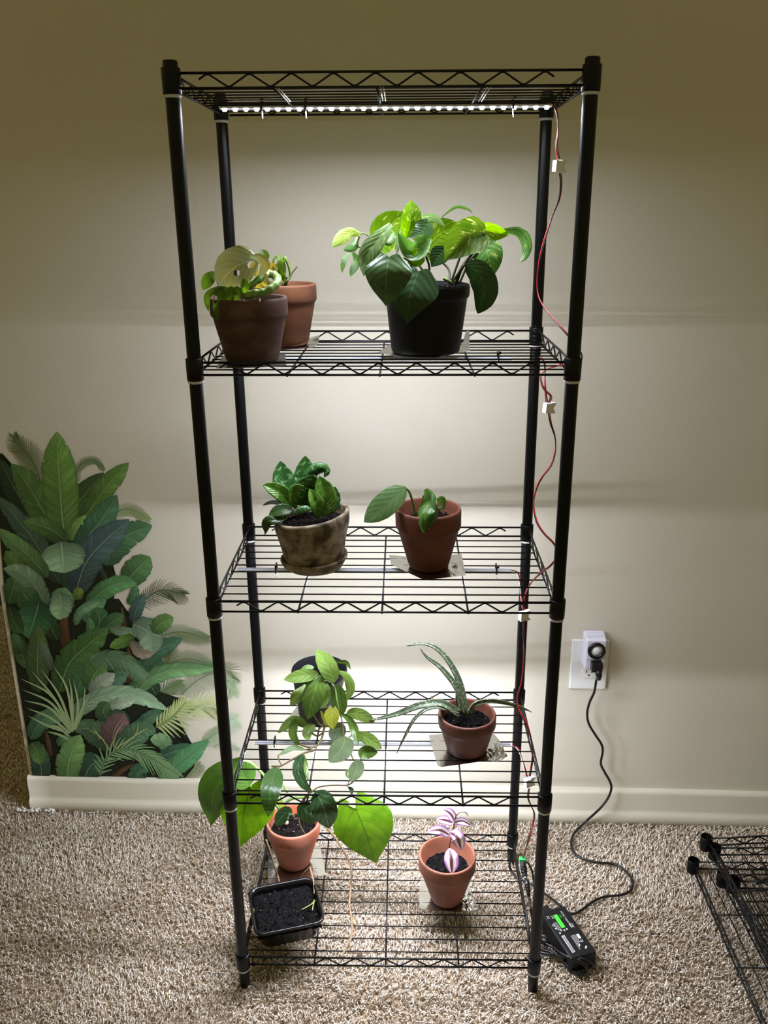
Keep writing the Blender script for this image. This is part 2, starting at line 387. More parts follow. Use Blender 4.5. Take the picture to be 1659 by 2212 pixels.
# ------------------------------------------------------------------ wire shelves
RW, RD, RH = 0.58, 0.3684, 0.0193
TIER = [1.661402, 1.260282, 0.855819, 0.462833, 0.073733]
mblk = pm('black_powder_coat', (5, 5, 7), rough=.36, spec=.25, bump=.12, bscale=900, bdist=.0003)
mwire = pm('black_wire_coat', (8, 7, 10), rough=.4, spec=.3)
mring = pm('clear_sleeve', (196, 198, 200), rough=.3)
def zigzag(mb, a, b, first, last, npk, r):
    a = Vector(a); b = Vector(b); L = (b-a).length; d = (b-a)/L
    xs_ = [first+(L-first-last)*i/(npk-1) for i in range(npk)]; half = (xs_[1]-xs_[0])/2
    P = [a+d*(xs_[0]-half*.42)+Vector((0, 0, -RH*.42))]
    for i, x in enumerate(xs_):
        P.append(a+d*(x-.0025)+Vector((0, 0, -.0022))); P.append(a+d*(x+.0025)+Vector((0, 0, -.0022)))
        if i < npk-1:
            P.append(a+d*(x+half-.0025)+Vector((0, 0, -RH+.0022))); P.append(a+d*(x+half+.0025)+Vector((0, 0, -RH+.0022)))
    P.append(a+d*(xs_[-1]+half*.42)+Vector((0, 0, -RH*.42)))
    mb.tube(P, r, 6); return mb
X0, X1 = -RW/2, RW/2; g = .0112
SH = {}
m_ = MB()
for zz in (0, -RH):
    for (a, b) in (((X0+g, 0, zz), (X1-g, 0, zz)), ((X0+g, RD, zz), (X1-g, RD, zz)), ((X0, g, zz), (X0, RD-g, zz)), ((X1, g, zz), (X1, RD-g, zz))):
        m_.tube([a, b], .0019, 8)
SH['rim_frame'] = m_.mesh('rim_frame', mwire)
SH['front'] = zigzag(MB(), (X0, 0, 0), (X1, 0, 0), .0505, .0635, 9, .0015).mesh('zigzag_wire', mwire)
SH['rear'] = zigzag(MB(), (X0, RD, 0), (X1, RD, 0), .0585, .0585, 9, .0015).mesh('zigzag_wire', mwire)
SH['side'] = zigzag(MB(), (0, 0, 0), (0, RD, 0), .06, .06, 5, .0015).mesh('zigzag_wire', mwire)
SH['deck'] = MB().tube([(X0-.001, 0, 0), (X1+.001, 0, 0)], .0013, 6).mesh('deck_wire', mwire)
SH['runner'] = MB().tube([(0, -.001, 0), (0, RD+.001, 0)], .0018, 6).mesh('cross_wire', mwire)
cprof = [(.0109, .0065), (.0126, .0069), (.0134, .0060), (.0131, -.0265), (.0124, -.0275), (.0109, -.0275)]
SH['collar'] = MB().lathe(cprof, 28, capb=False).mesh('collar', mblk)
SH['ring'] = MB().lathe([(.0108, -.0270), (.0121, -.0272), (.0119, -.0315), (.0108, -.0318)], 28, capb=False).mesh('sleeve_ring', mring)
def shelf_parts(parent, corners, rings=True, sub=None):
    """corners: collar centres FL FR BL BR relative to the shelf origin; parts go straight under parent"""
    def P(nm, key, loc):
        q = put(nm, SH[key], parent, loc=loc); return q
    P('zigzag_wire', 'front', (0, 0, 0)); P('zigzag_wire', 'rear', (0, 0, 0)); P('zigzag_wire', 'side', (X0, 0, 0)); P('zigzag_wire', 'side', (X1, 0, 0))
    for i in range(1, 11): P('deck_wire', 'deck', (0, RD*i/11.0, -RH+.0024))
    for x in (-.148, -.005, .141): P('cross_wire', 'runner', (x, 0, -RH-.0012))
    for c in corners:
        P('collar', 'collar', c)
        if rings: P('sleeve_ring', 'ring', c)
LX, LY = -0.003351, -0.013222
def pole(c, z):     # c: 0 FL 1 FR 2 BL 3 BR
    x = X0 if c % 2 == 0 else X1; y = 0 if c < 2 else RD
    if c == 2: x += -.0008-.0028*z/1.6
    if c == 3: x += .0002-.0044*z/1.6
    return Vector((x+LX*z, y+LY*z, z))
rack = thing('wire_shelving_rack', 'tall black five-tier wire shelving rack holding the potted plants against the wall', 'shelf', pole(0, 0)*0)
for c in range(4):
    m_ = MB(); zt = TIER[0]+.016
    zz = [-.008, .018, .0185]+[i*.0508+.03 for i in range(32)]
    zz = [z for z in zz if z < zt-.01]+[zt-.002, zt]
    P_ = []; R_ = []
    for z in zz:
        P_.append(pole(c, z)); R_.append(.0105)
    R_[0] = .0100; R_[1] = .0100; R_[-1] = .0092
    m_.tube(P_, R_, 24); m_.build('pole', mblk, rack)
for i, z in enumerate(TIER):
    org = Vector((LX*z, LY*z, z))
    rim = put('shelf', SH['rim_frame'], rack, loc=org)
    shelf_parts(rim, [pole(c, z)-org for c in range(4)])
def deck(i): return TIER[i]-RH+.0035

# spare shelves lying in a stack on the floor, right edge of the picture
SP = [(1498, 1862, .026, 0.0, 'bottom black wire shelf of the stack lying on the carpet, its collar nearest the camera-left'),
      (1562, 1890, .050, 2.0, 'second black wire shelf from the bottom in the stack on the carpet'),
      (1586, 1903, .074, -1.2, 'middle black wire shelf in the stack on the carpet'),
      (1545, 1832, .098, 1.6, 'second black wire shelf from the top in the stack on the carpet'),
      (1526, 1812, .122, 5.0, 'topmost black wire shelf of the stack on the carpet, its far-left collar standing highest')]
for px, py, z, a, lb in SP:
    q = at_z(px, py, z); t = thing('spare_wire_shelf', lb, 'shelf', (0, 0, 0), 'spare wire shelves stacked on the carpet')
    # long side runs towards the camera: local +x -> -y, local +y -> +x
    th = math.radians(-90+a); c0 = Vector((X0, 0, 0)); rc = Vector((c0.x*math.cos(th), c0.x*math.sin(th), 0))
    t.location = (q.x-rc.x, q.y-rc.y, z); t.rotation_euler = (0, 0, th)
    put('rim_frame', SH['rim_frame'], t, loc=(0, 0, 0)); shelf_parts(t, [(X0, 0, 0), (X1, 0, 0), (X0, RD, 0), (X1, RD, 0)], rings=False)

# ------------------------------------------------------------------ LED strips
mstrip = pm('led_strip_board', (205, 208, 222), rough=.35)
mtie = pm('black_tie', (16, 16, 18), rough=.4)
mclear = pm('clear_tie', (225, 225, 230), rough=.2)
def emis(name, c, s):
    m, nt, b = newmat(name); b.inputs['Emission Color'].default_value = c; b.inputs['Emission Strength'].default_value = s; b.inputs['Base Color'].default_value = (.9, .9, .8, 1); return m
mdiode = emis('led_diode', (.90, .94, 1.08, 1), LED_POWER*.78)
mphos = pm('phosphor_yellow', (225, 205, 60), rough=.4)
mred = pm('red_cable', (190, 22, 26), rough=.4); mbc = pm('black_cable', (14, 13, 15), rough=.35); mcord = pm('cord_black', (10, 9, 11), rough=.4)
STR = [(0, -.268, .262, .172, 31), (1, -.275, .215, .176, 31), (2, -.289, .234, .187, 31), (3, -.278, .250, .198, 31)]
SLAB = ['lit LED strip tied under the top shelf of the black rack', 'LED strip hung under the second shelf, behind the big black plastic pot', 'pale LED strip under the third shelf, below the rustic white pot', 'pale LED strip under the fourth shelf, below the aloe pot']
stripend = []
hemi = MB().lathe([(.0021, 0), (.0019, -.0007), (.0012, -.0012), (.0004, -.0014)], 10, capb=True, capt=True).mesh('diode', mdiode)
_m = MB(); _m.lathe([(.0042, 0), (.0038, -.0016), (.0030, -.0032)], 14, capb=False, mi=1); _m.lathe([(.0030, -.0032), (.0026, -.0033)], 14, capb=False, capt=True)
flat = _m.mesh('diode', [mdiode, emis('led_lens_glow', (.95, .96, 1.0, 1), 12.0)])
mdiode4 = emis('led_diode_low', (.90, .94, 1.08, 1), LED_POWER*2.15); mdiode3 = emis('led_diode_mid', (.90, .94, 1.08, 1), LED_POWER*1.4)
hemi3 = hemi.copy(); hemi3.materials[0] = mdiode3; hemi4 = hemi.copy(); hemi4.materials[0] = mdiode4
TILT = [-6, 5, -4, -8]
for i, xa, xb, y, nd in STR:
    z = TIER[i]-RH-.006; y0 = y
    t = thing('led_strip_light', SLAB[i], 'light', ((xa+xb)/2, y0, z), 'LED strips under the shelves')
    RT = Matrix.Rotation(math.radians(TILT[i]), 3, 'X')
    MB().box(((xa+xb)/2, y0, z), (xb-xa, .0165, .0022), rot=RT).build('strip_board', mstrip, t, smooth=False)
    for k_ in range(nd):
        x = xa+.008+(xb-xa-.016)*k_/(nd-1); q = put('diode', (flat, hemi, hemi3, hemi4)[i], t, loc=RT @ Vector((x-(xa+xb)/2, 0, -.0012))); q.rotation_euler = (math.radians(TILT[i]), 0, 0)
    ties = {0: [-.2, -.13, .2], 1: [-.21, .192], 2: [-.215, .205], 3: [-.237]}[i]
    for x in ties:
        m_ = MB(); yy = y0+.004; zt = TIER[i]-RH+.0045
        m_.box((x, y0, zt), (.0028, .018, .0012)); m_.box((x, y0-.0085, (z+zt)/2-.002), (.0028, .0012, zt-z+.006)); m_.box((x, y0+.0085, (z+zt)/2-.002), (.0028, .0012, zt-z+.006)); m_.box((x, y0, z-.003), (.0028, .018, .001))
        m_.box((x+.002, y0-.010, zt+.001), (.0045, .005, .004)); m_.tube([(x, y0+.002, z-.003), (x+.001, y0-.002, z-.016)], .0009, 5)
        m_.build('cable_tie', mtie, t, smooth=False)
    if i == 0:
        for (pa, pb) in (((596, 191), (622, 219)), ((822, 188), (827, 218)), ((1053, 189), (1034, 219))):
            A = at_y(pa[0], pa[1], -.002+LY*1.65); B = at_z(pb[0], pb[1], z+.002)
            m_ = MB(); m_.tube([A, B], .0008, 5); m_.tube([A+Vector((.004, 0, 0)), B+Vector((.004, 0, 0))], .0008, 5); m_.build('clear_tie', mclear, t)

# ------------------------------------------------------------------ cables: red and black pair
def pxpath(L): return [at_y(a, b, c) for a, b, c in L]
def twin(t, L, r=.0011, sep=.0012, tw=2.0):
    P, Ln = resample(catmull(pxpath(L), 8), max(10, len(L)*7)); A = []; B = []
    for i, p in enumerate(P):
        an = i/len(P)*tw*math.pi; o_ = Vector((math.cos(an), math.sin(an), 0))*sep; A.append(p+o_); B.append(p-o_)
    MB().tube(A, r, 7).build('red_wire', mred, t); MB().tube(B, r, 7).build('black_wire', mbc, t)
mconn = pm('white_plastic', (236, 236, 240), rough=.35)
def connector(px, py, Y, tilt, label, s=1.0):
    c = at_y(px, py, Y); t = thing('wire_connector', label, 'connector', c, 'white clips joining the LED cables')
    R_ = Matrix.Rotation(tilt, 3, 'Y') @ Matrix.Rotation(.5, 3, 'Z')
    MB().box(c+R_ @ Vector((-.004, 0, 0)), (.0115*s, .010, .0165*s), rot=R_).build('clip_base', mconn, t, smooth=False)
    m_ = MB()
    for k_ in range(7):
        zz = (-.5+k_/6.0)*.0160*s; bulge = .0022*math.cos(k_/6.0*2*math.pi)
        m_.box(c+R_ @ Vector((.0055+bulge*.6, 0, zz)), (.0075*s+bulge, .0085, .0028*s), rot=R_)
    m_.build('clip_lid', mconn, t, smooth=False)
connector(1208, 359, .15, .05, 'white wire clip on the cable below the top shelf')
connector(1186, 881, .14, .08, 'white wire clip hanging just below the second shelf')
connector(1132, 1330, .10, 0.0, 'white wire clip below the third shelf in front of the rear pole')
connector(1143, 1689, .10, -.05, 'lowest white wire clip, hanging by the fourth shelf right front corner')
def cable(label, L, tw=3.0):
    P = pxpath(L); t = thing('led_cable', label, 'cable', P[0], 'red and black LED cables'); twin(t, L, tw=tw); return t
cable('short cable curving from the lit top strip to the first white clip', [(1184, 222, .17), (1197, 231, .17), (1204, 250, .165), (1205, 285, .16), (1202, 315, .155), (1207, 345, .15)], 1)
cable('long red and black cable from the top clip down round the front right pole', [(1210, 374, .15), (1212, 395, .15), (1208, 430, .15), (1192, 470, .15), (1176, 520, .14), (1165, 570, .13), (1161, 620, .12), (1168, 652, .10), (1190, 682, .07), (1225, 722, .03), (1247, 750, .022), (1257, 768, .02), (1252, 785, .016), (1236, 787, .016), (1205, 790, .05), (1178, 800, .09), (1168, 815, .12), (1175, 840, .14), (1190, 855, .14), (1186, 870, .14)], 4)
cable('short cable from the second strip down to the second white clip', [(1160, 770, .176), (1170, 774, .17), (1177, 790, .16), (1177, 830, .15), (1181, 869, .14)], 1)
cable('wavy cable from the second clip down behind the front right pole to the third clip', [(1186, 893, .14), (1190, 915, .14), (1199, 945, .14), (1199, 975, .13), (1190, 1005, .12), (1168, 1035, .10), (1156, 1065, .09), (1153, 1095, .08), (1160, 1128, .06), (1176, 1153, .04), (1197, 1175, .023), (1203, 1200, .022), (1190, 1221, .025), (1168, 1238, .06), (1145, 1262, .09), (1133, 1290, .10), (1131, 1318, .10)], 4)
cable('short cable from the third strip to the third white clip', [(1103, 1232, .187), (1117, 1236, .18), (1123, 1255, .16), (1125, 1285, .13), (1131, 1318, .105)], 1)
cable('cable running down the rear right pole from the third clip to the lowest clip', [(1130, 1342, .10), (1131, 1380, .12), (1132, 1430, .14), (1126, 1475, .16), (1117, 1505, .17), (1120, 1532, .16), (1138, 1565, .14), (1149, 1605, .12), (1150, 1640, .11), (1144, 1677, .10)], 3)
cable('short cable from the fourth strip to the lowest white clip', [(1104, 1611, .198), (1118, 1616, .19), (1128, 1640, .15), (1138, 1677, .10)], 1)
cable('cable from the lowest clip down to the green plug', [(1143, 1703, .10), (1141, 1724, .10), (1148, 1742, .11), (1154, 1758, .12), (1150, 1785, .15), (1140, 1820, .19), (1130, 1853, .23)], 3)
# green screw plug and barrel
t = thing('dc_plug', 'black barrel plug with a green screw terminal at the right of the bottom shelf', 'plug', at_y(1130, 1860, .23))
A = at_y(1127, 1853, .23); B = at_y(1129, 1862, .225); C_ = at_y(1134, 1893, .20); D_ = at_y(1137, 1900, .195); E_ = at_y(1143, 1938, .17)
MB().box((A+B)/2, (.013, .010, .009)).build('green_terminal', pm('green_plastic', (60, 190, 100), rough=.4), t, smooth=False)
m_ = MB(); m_.tube([B, B.lerp(C_, .5), C_], [.0066, .0066, .0055], 4)
for k_ in range(5): m_.tube([B.lerp(C_, .3+k_*.1), B.lerp(C_, .33+k_*.1)], .0075, 10)
m_.build('socket_body', mcord, t, smooth=False)
MB().tube([C_, D_], .0035, 10).build('metal_tip', pm('nickel', (170, 165, 155), rough=.3, metal=1), t)
m_ = MB(); m_.tube([D_, D_.lerp(E_, .4), E_], [.0060, .0055, .0034], 12)
for k_ in range(5): m_.tube([D_.lerp(E_, .25+k_*.13), D_.lerp(E_, .30+k_*.13)], .0062-.0004*k_, 10)
m_.build('plug_sleeve', mcord, t)

# ------------------------------------------------------------------ power adapter and cords
AT = .042
a_ = at_z(1219.6, 1953.4, AT); b_ = at_z(1289.6, 2054.6, AT); l_ = at_z(1172.5, 1964.5, AT)
ex = (b_-a_); LA = ex.length; ex.normalize(); WA = .060; ey = Vector((ex.y, -ex.x, 0))
if (l_-a_).dot(ey) < 0: ey = -ey
ctr = a_+ex*LA/2+ey*WA/2; ctr.z = AT/2-.001
t = thing('power_adapter', 'black laptop-style power brick with printed rating label lying on the carpet', 'adapter', ctr)
RA = Matrix((( -ey.x, ex.x, 0), (-ey.y, ex.y, 0), (0, 0, 1)))        # local x = across to the right, local y = along to the near end
if RA.determinant() < 0: pass
bx = MB().box(ctr, (WA, LA, AT-.002), rot=RA).build('housing', pm('adapter_black', (9, 9, 11), rough=.5, spec=.3, bump=.1, bscale=900), t, smooth=False); bevel(bx, .0035, 3)
def onad(x, y, dz=0.0): return ctr+RA @ Vector((x*WA, y*LA, AT/2-.001+dz))
def quad(mb, x0, x1, y0, y1, dz, mi=0):
    mb.add([onad(x0, y0, dz), onad(x1, y0, dz), onad(x1, y1, dz), onad(x0, y1, dz)], [(0, 1, 2, 3)], mi)
mprint = pm('label_print', (215, 215, 218), rough=.5); mgreen = pm('label_green', (70, 215, 60), rough=.45)
m_ = MB(); quad(m_, -.14, .02, -.36, -.08, .0003); m_.build('green_patch', mgreen, t, smooth=False, label='bright green printed rectangle')
m_ = MB(); quad(m_, -.485, -.465, -.40, .40, -.0006); m_.build('edge_highlight_seam', mcord, t, smooth=False)
m_ = MB(); z_ = .0004
quad(m_, -.32, -.20, .06, .40, z_)                                # barcode backing
for k_ in range(4): quad(m_, .0+k_*.05, .012+k_*.05, .10, .38-.04*k_, z_)
for k_ in range(3): quad(m_, -.30+k_*.05, -.288+k_*.05, -.22, -.05, z_)
quad(m_, .20, .30, .10, .19, z_)
for (x, y) in ((-.34, -.10), (-.20, -.04), (-.09, -.03), (.02, -.04), (-.30, .0), (.08, .30), (.27, .36), (.22, .38)): quad(m_, x-.025, x+.025, y-.014, y+.014, z_)
for (x, y) in ((-.34, -.17), (.25, .24)):
    vs = [onad(x+.05*math.cos(a)*r, y+.022*math.sin(a)*r, z_) for r in (.65, 1) for a in [i*math.pi/8 for i in range(16)]]
    m_.add(vs, [(i, (i+1) % 16, 16+(i+1) % 16, 16+i) for i in range(16)])
m_.build('printed_marks', mprint, t, smooth=False)
m_ = MB()
for k_ in range(22): quad(m_, -.305, -.215, .07+k_*.0148, .07+k_*.0148+.006*(1+(k_ % 3)*.3), .0007)
m_.build('barcode', pm('ink_black', (25, 25, 28), rough=.6), t, smooth=False)
def text_on(body, size, origin, xdir, ydir, mat, parent, name, squash=1.0):
    cu = bpy.data.curves.new('txt', 'FONT'); cu.body = body; cu.size = size; cu.align_x = 'LEFT'
    ob = bpy.data.objects.new('txt', cu); COL.objects.link(ob); bpy.context.view_layer.update()
    me = ob.evaluated_get(bpy.context.evaluated_depsgraph_get()).to_mesh()
    vs = [origin+xdir*v.co.x*squash+ydir*v.co.y for v in me.vertices]; fs = [tuple(p.vertices) for p in me.polygons]
    bpy.data.objects.remove(ob)
    return MB().add(vs, fs).build(name, mat, parent, smooth=False)
xd = RA @ Vector((0, 1, 0)); yd = RA @ Vector((1, 0, 0))     # lettering runs along the brick
zup = Vector((0, 0, .0005))
text_on('AC/DC ADAPTER', .0058, onad(.19, -.40)+zup, xd, yd, mprint, t, 'lettering')
text_on('FC', .0075, onad(-.40, -.37)+zup, xd, yd, mprint, t, 'lettering')
text_on('CE', .0105, onad(.20, -.13)+zup, xd, yd, mprint, t, 'lettering')
text_on('LPS', .0062, onad(-.24, -.36)+zup, xd, yd, mprint, t, 'lettering')
text_on('12V', .0060, onad(.06, -.34)+zup, xd, yd, mgreen, t, 'lettering')
# socket end with inlet plug
sa = onad(-.05, -.5, -.018); sb = onad(-.30, -.62, -.018)
m_ = MB(); m_.box(onad(-.22, -.56, -.018), (.026, .022, .020), rot=RA); m_.build('inlet_plug', mcord, t, smooth=False)
m_ = MB()
for k_ in range(4): m_.box(onad(-.30-.02*k_, -.65-.035*k_, -.018), (.018-.002*k_, .003, .014-.001*k_), rot=RA)
m_.build('strain_relief', mcord, t, smooth=False)
# bundled output cord
def cz(pts, s=.13864, ox=1090, oy=1900): return [at_z(ox+x*s, oy+y*s, z) for x, y, z in pts]
t = thing('bundled_output_cord', 'black cord folded in loops and tied, lying beside the power brick', 'cord', cz([(900, 1210, .01)])[0])
def loop(nm, pts, r=.0026): wire(MB(), cz(pts), r, 8, 7).build(nm, mcord, t)
loop('cord', [(1390, 1340, .020), (1250, 1240, .036), (1000, 1215, .030), (850, 1190, .016), (700, 1130, .014), (560, 1080, .010), (480, 1060, .008), (440, 1120, .008), (520, 1130, .010), (680, 1160, .014), (900, 1200, .016), (1120, 1240, .034), (1260, 1310, .028), (1290, 1400, .008), (1240, 1470, .008), (1130, 1450, .008), (1000, 1370, .010), (900, 1250, .014), (820, 1180, .016), (700, 1120, .016), (620, 1010, .012), (600, 950, .012)])
loop('cord', [(600, 1090, .006), (720, 1150, .006), (880, 1230, .007), (960, 1340, .006), (1080, 1450, .006), (1220, 1490, .006), (1285, 1430, .012), (1230, 1330, .026), (1050, 1230, .036), (900, 1160, .030), (760, 1060, .020), (650, 1000, .018), (590, 960, .016)])
P_ = cz([(560, 930, .016), (700, 1000, .018)]); MB().tube([P_[0], P_[0].lerp(P_[1], .6), P_[1]], [.008, .0075, .004], 14).build('ferrite_bead', mcord, t)
P_ = cz([(900, 1210, .016)])[0]; MB().lathe([(.010, -.003), (.0108, 0), (.010, .003)], 14, P_, fn=lambda p, a: Vector((p.z, p.x, p.y*1.0))).build('cable_tie', mtie, t)
wire(MB(), [at_y(1143, 1936, .17), at_y(1147, 1965, .14), at_z(1150, 1990, .03), at_z(1153, 2020, .012), at_z(1160, 2046, .010)], .0024, 8, 7).build('plug_lead', mcord, t)
# thin loop of cord by the rear foot
t = tag(wire(MB(), [at_z(1100, 1862, .03), at_z(1104, 1880, .012), at_z(1118, 1896, .008), at_z(1140, 1906, .008), at_z(1160, 1918, .008), at_z(1185, 1936, .010), at_z(1213, 1958, .016)], .0026, 8, 8).build('looped_cord', mcord), 'black cord looping from the rear right foot to the power brick', 'cord')
t = tag(wire(MB(), [at_z(1132, 1858, .07), at_z(1142, 1866, .05), at_z(1150, 1884, .03), at_z(1154, 1905, .012), at_z(1172, 1922, .008)], .0026, 8, 8).build('looped_cord', mcord), 'short black cord arching beside the green plug', 'cord')

# ------------------------------------------------------------------ wall outlet, timer and power cord
mplate = pm('plate_white', (222, 222, 218), rough=.35)
ang = math.atan(WS); RWL = Matrix.Rotation(ang, 3, 'Z')
pc = (at_wall(1234, 1378)+at_wall(1319, 1382)+at_wall(1224, 1484)+at_wall(1311, 1488))/4
PW = .089; PH = .133
t = thing('wall_outlet', 'white plastic wall outlet plate to the right of the rack', 'outlet', pc)
q = MB().box(pc+Vector((0, -.0035, 0)), (PW, .007, PH), rot=RWL).build('cover_plate', mplate, t, smooth=False); bevel(q, .0034, 4)
mrec = pm('receptacle_white', (232, 230, 224), rough=.3)
for s_ in (-1, 1):
    cc = pc+Vector((0, -.0075, s_*.0195)); vs = []
    for d_ in (-.0015, .0015):
        for i in range(24):
            a = 2*math.pi*i/24; vs.append(cc+RWL @ Vector((.0172*math.cos(a), -d_, max(-.0142, min(.0142, .0172*math.sin(a))))))
    q = MB().add(vs, [tuple(range(24)), tuple(range(47, 23, -1))]+[(i, (i+1) % 24, 24+(i+1) % 24, 24+i) for i in range(24)]).build('receptacle', mrec, t, smooth=False)
    m_ = MB()
    for (x, h_) in ((-.0063, .0078), (.0063, .0065)): m_.box(cc+RWL @ Vector((x, -.0016, .003)), (.0021, .0008, h_), rot=RWL)
    m_.lathe([(.0023, -.0004), (.0023, .0004)], 12, cc+RWL @ Vector((0, -.0016, -.007)), fn=lambda p, a: Vector((p.x, p.z, p.y)), capt=True)
    m_.build('slot_holes', mbc, q, smooth=False)
# timer: sits on the upper receptacle
tc = at_wall(1286, 1412, .045); tx = tc.x; tz = tc.z; TWD, THT, TDP = .050, .086, .044
tcen = Vector((tx, wally(tx)-.008-TDP/2, tz))
t = thing('plug_in_timer', 'white plug-in timer with a black dial on the wall outlet', 'timer', tcen)
q = MB().box(tcen, (TWD, TDP, THT), rot=RWL).build('timer_body', pm('timer_white', (218, 216, 234), rough=.35), t, smooth=False)
bm = bmesh.new(); bm.from_mesh(q.data)
for v in bm.verts:
    if v.co.y < tcen.y:
        v.co.z = tcen.z+(v.co.z-tcen.z)*.90; v.co.x = tcen.x+(v.co.x-tcen.x)*.94
bm.to_mesh(q.data); bm.free(); bevel(q, .004, 3)
yf = tcen.y-TDP/2
def disc(r0, r1, z0, z1, cx_, cz_, n=40):     # ring prism facing the camera
    return MB().lathe([(r0, z0), (r1, z0), (r1, z1), (r0, z1), (r0, z0)], n, (cx_, yf, cz_), fn=lambda p, a: Vector((p.x, -p.z, p.y)), capb=False)
dz_ = tz+.0125
disc(.0135, .0205, 0, .0055, tx, dz_).build('dial_ring', mbc, t)
MB().lathe([(.0136, 0), (.0136, .003), (.0125, .0035)], 40, (tx, yf, dz_), fn=lambda p, a: Vector((p.x, -p.z, p.y)), capt=True).build('dial_face', pm('dial_grey', (205, 205, 205), rough=.4), t)
m_ = MB()
for k_ in range(24):
    a = k_*2*math.pi/24; m_.box((tx+.0113*math.cos(a), yf-.0037, dz_+.0113*math.sin(a)), (.0028, .0004, .0007), rot=Matrix.Rotation(-a, 3, 'Y'))
m_.build('hour_marks', mbc, t, smooth=False)
MB().lathe([(.0078, 0), (.0076, .0062), (.0070, .0068)], 32, (tx, yf, dz_), fn=lambda p, a: Vector((p.x, -p.z, p.y)), capt=True).build('dial_knob', pm('knob_white', (225, 225, 228), rough=.35), t)
m_ = MB().box((tx+.001, yf-.0002, tz-.0115), (.047, .0006, .0008)); m_.build('seam_line', pm('seam', (150, 148, 160)), t, smooth=False)
# power cord
t = thing('appliance_cable', 'black power cord running from the timer down the wall and over the carpet', 'cord', (tx, yf, tz-.03))
pk = Vector((tx+.001, yf-.010, tz-.024))
q = MB().box(pk, (.026, .020, .024)).build('plug', mbc, t, smooth=False); bevel(q, .003, 2)
MB().tube([pk+Vector((.004, -.004, -.008)), pk+Vector((.006, -.006, -.022)), pk+Vector((.0065, -.006, -.032))], [.0085, .0072, .0045], 14).build('strain_relief', mbc, t)
cc5 = lambda x, y: (1200+x*.2576, 1430+y*.2576)
L = [pk+Vector((.0065, -.006, -.028))]
for x, y, o_ in ((343, 150, .05), (325, 250, .045), (285, 340, .04), (266, 430, .035), (280, 520, .032), (340, 620, .03), (385, 690, .03), (396, 750, .03), (380, 850, .03), (410, 920, .03), (455, 1000, .034), (468, 1060, .036), (440, 1140, .04), (380, 1220, .045), (318, 1280, .042), (268, 1325, .034)):
    px, py = cc5(x, y); L.append(at_wall(px, py, o_))
for x, y in ((215, 1375), (155, 1440), (130, 1510), (150, 1590), (220, 1645), (350, 1680), (490, 1695), (580, 1745), (640, 1825), (640, 1900), (570, 1950), (400, 1972), (300, 2020), (210, 2085), (150, 2112), (60, 2090)):
    px, py = cc5(x, y); L.append(at_z(px, py, .0075))
wire(MB(), L, .0030, 10, 7).build('cord', mcord, t)

# ------------------------------------------------------------------ pots and soil
def potbase(Yc, tier, bx, bw, rimc, rimw, zoff=.0005):
    """bx, bw: centre and width of the foot in photo pixels; rimc: centre of the rim; rimw: its width"""
    z = deck(tier)+zoff; R1 = at_y(rimc[0], rimc[1], Yc); rt = rimw/2*mpp(R1)
    d = ray(bx, 0); # x of the foot at this depth
    lo = at_y(bx, rimc[1]+100, Yc); B = None
    for py in range(int(rimc[1]), int(rimc[1])+400, 1):
        p = at_y(bx, py, Yc)
        if p.z <= z: B = p; break
    rb = bw/2*mpp(B); return Vector((B.x, Yc, z)), rb, R1, rt
def terracotta(parent, g_, mat, band=.30, bandstep=.004, wall=.006, soil=.80, name='pot', tilt=0.0, msoil=None, soilbump=.004, crumbs=120, rough=0.0, soilr=None):
    B, rb, R1, rt = g_; H = R1.z-B.z; dx = R1.x-B.x
    def fn(p, a):
        f = max(0, min(1, p.z/H)); n_ = noise.noise(Vector((p.x*30, p.y*30, p.z*30)))*rough
        return Vector((p.x*(1+n_)+dx*f, p.y*(1+n_), p.z+tilt*p.x*f+rough*.012*noise.noise(Vector((p.x*50, p.y*50, 3)))))
    rs = lambda f: rb+(rt-bandstep-rb)*f
    zb = H*(1-band)
    prof = [(rb*.2, .001), (rb*.93, 0), (rb, .003)]+[(rs(f/8), zb*f/8) for f in range(1, 8)]+[(rs(1)*.995, zb)]
    if bandstep > .001: prof += [(rt-.0025, zb+.0008), (rt-.0012, zb+.003), (rt-.0004, zb+.006)]
    prof += [(rt-.0002, H-.005), (rt-.0008, H-.0016), (rt-.0025, H), (rt-wall+.001, H-.0003), (rt-wall, H-.002), (rt-wall-.001, H*.9), (rs(.8)-wall, H*.7), (rs(.5)-wall, H*.5)]
    o = MB().lathe(prof, 64, B, fn).build(name, mat, parent)
    zs = H*soil; rsoil = soilr or (rt-wall-.0004-(1-soil)*(rt-rb)*.8)
    so = soil_mesh(Vector((B.x+dx*soil, B.y, B.z+zs)), rsoil, parent, msoil, soilbump, crumbs, tilt*.7)
    return o, so
msoil_d = pm('potting_soil', (24, 17, 14), rough=.95, spec=.15, noise_c=(7, 5, 4), nscale=260, bump=.9, bscale=420, bdist=.003)
msoil_b = pm('black_soil', (15, 13, 13), rough=.95, spec=.12, noise_c=(4, 3, 3), nscale=260, bump=.9, bscale=420, bdist=.003)
mperl = pm('bark_bits', (120, 96, 76), rough=.9)
mwhite = pm('perlite', (225, 220, 210), rough=.9)
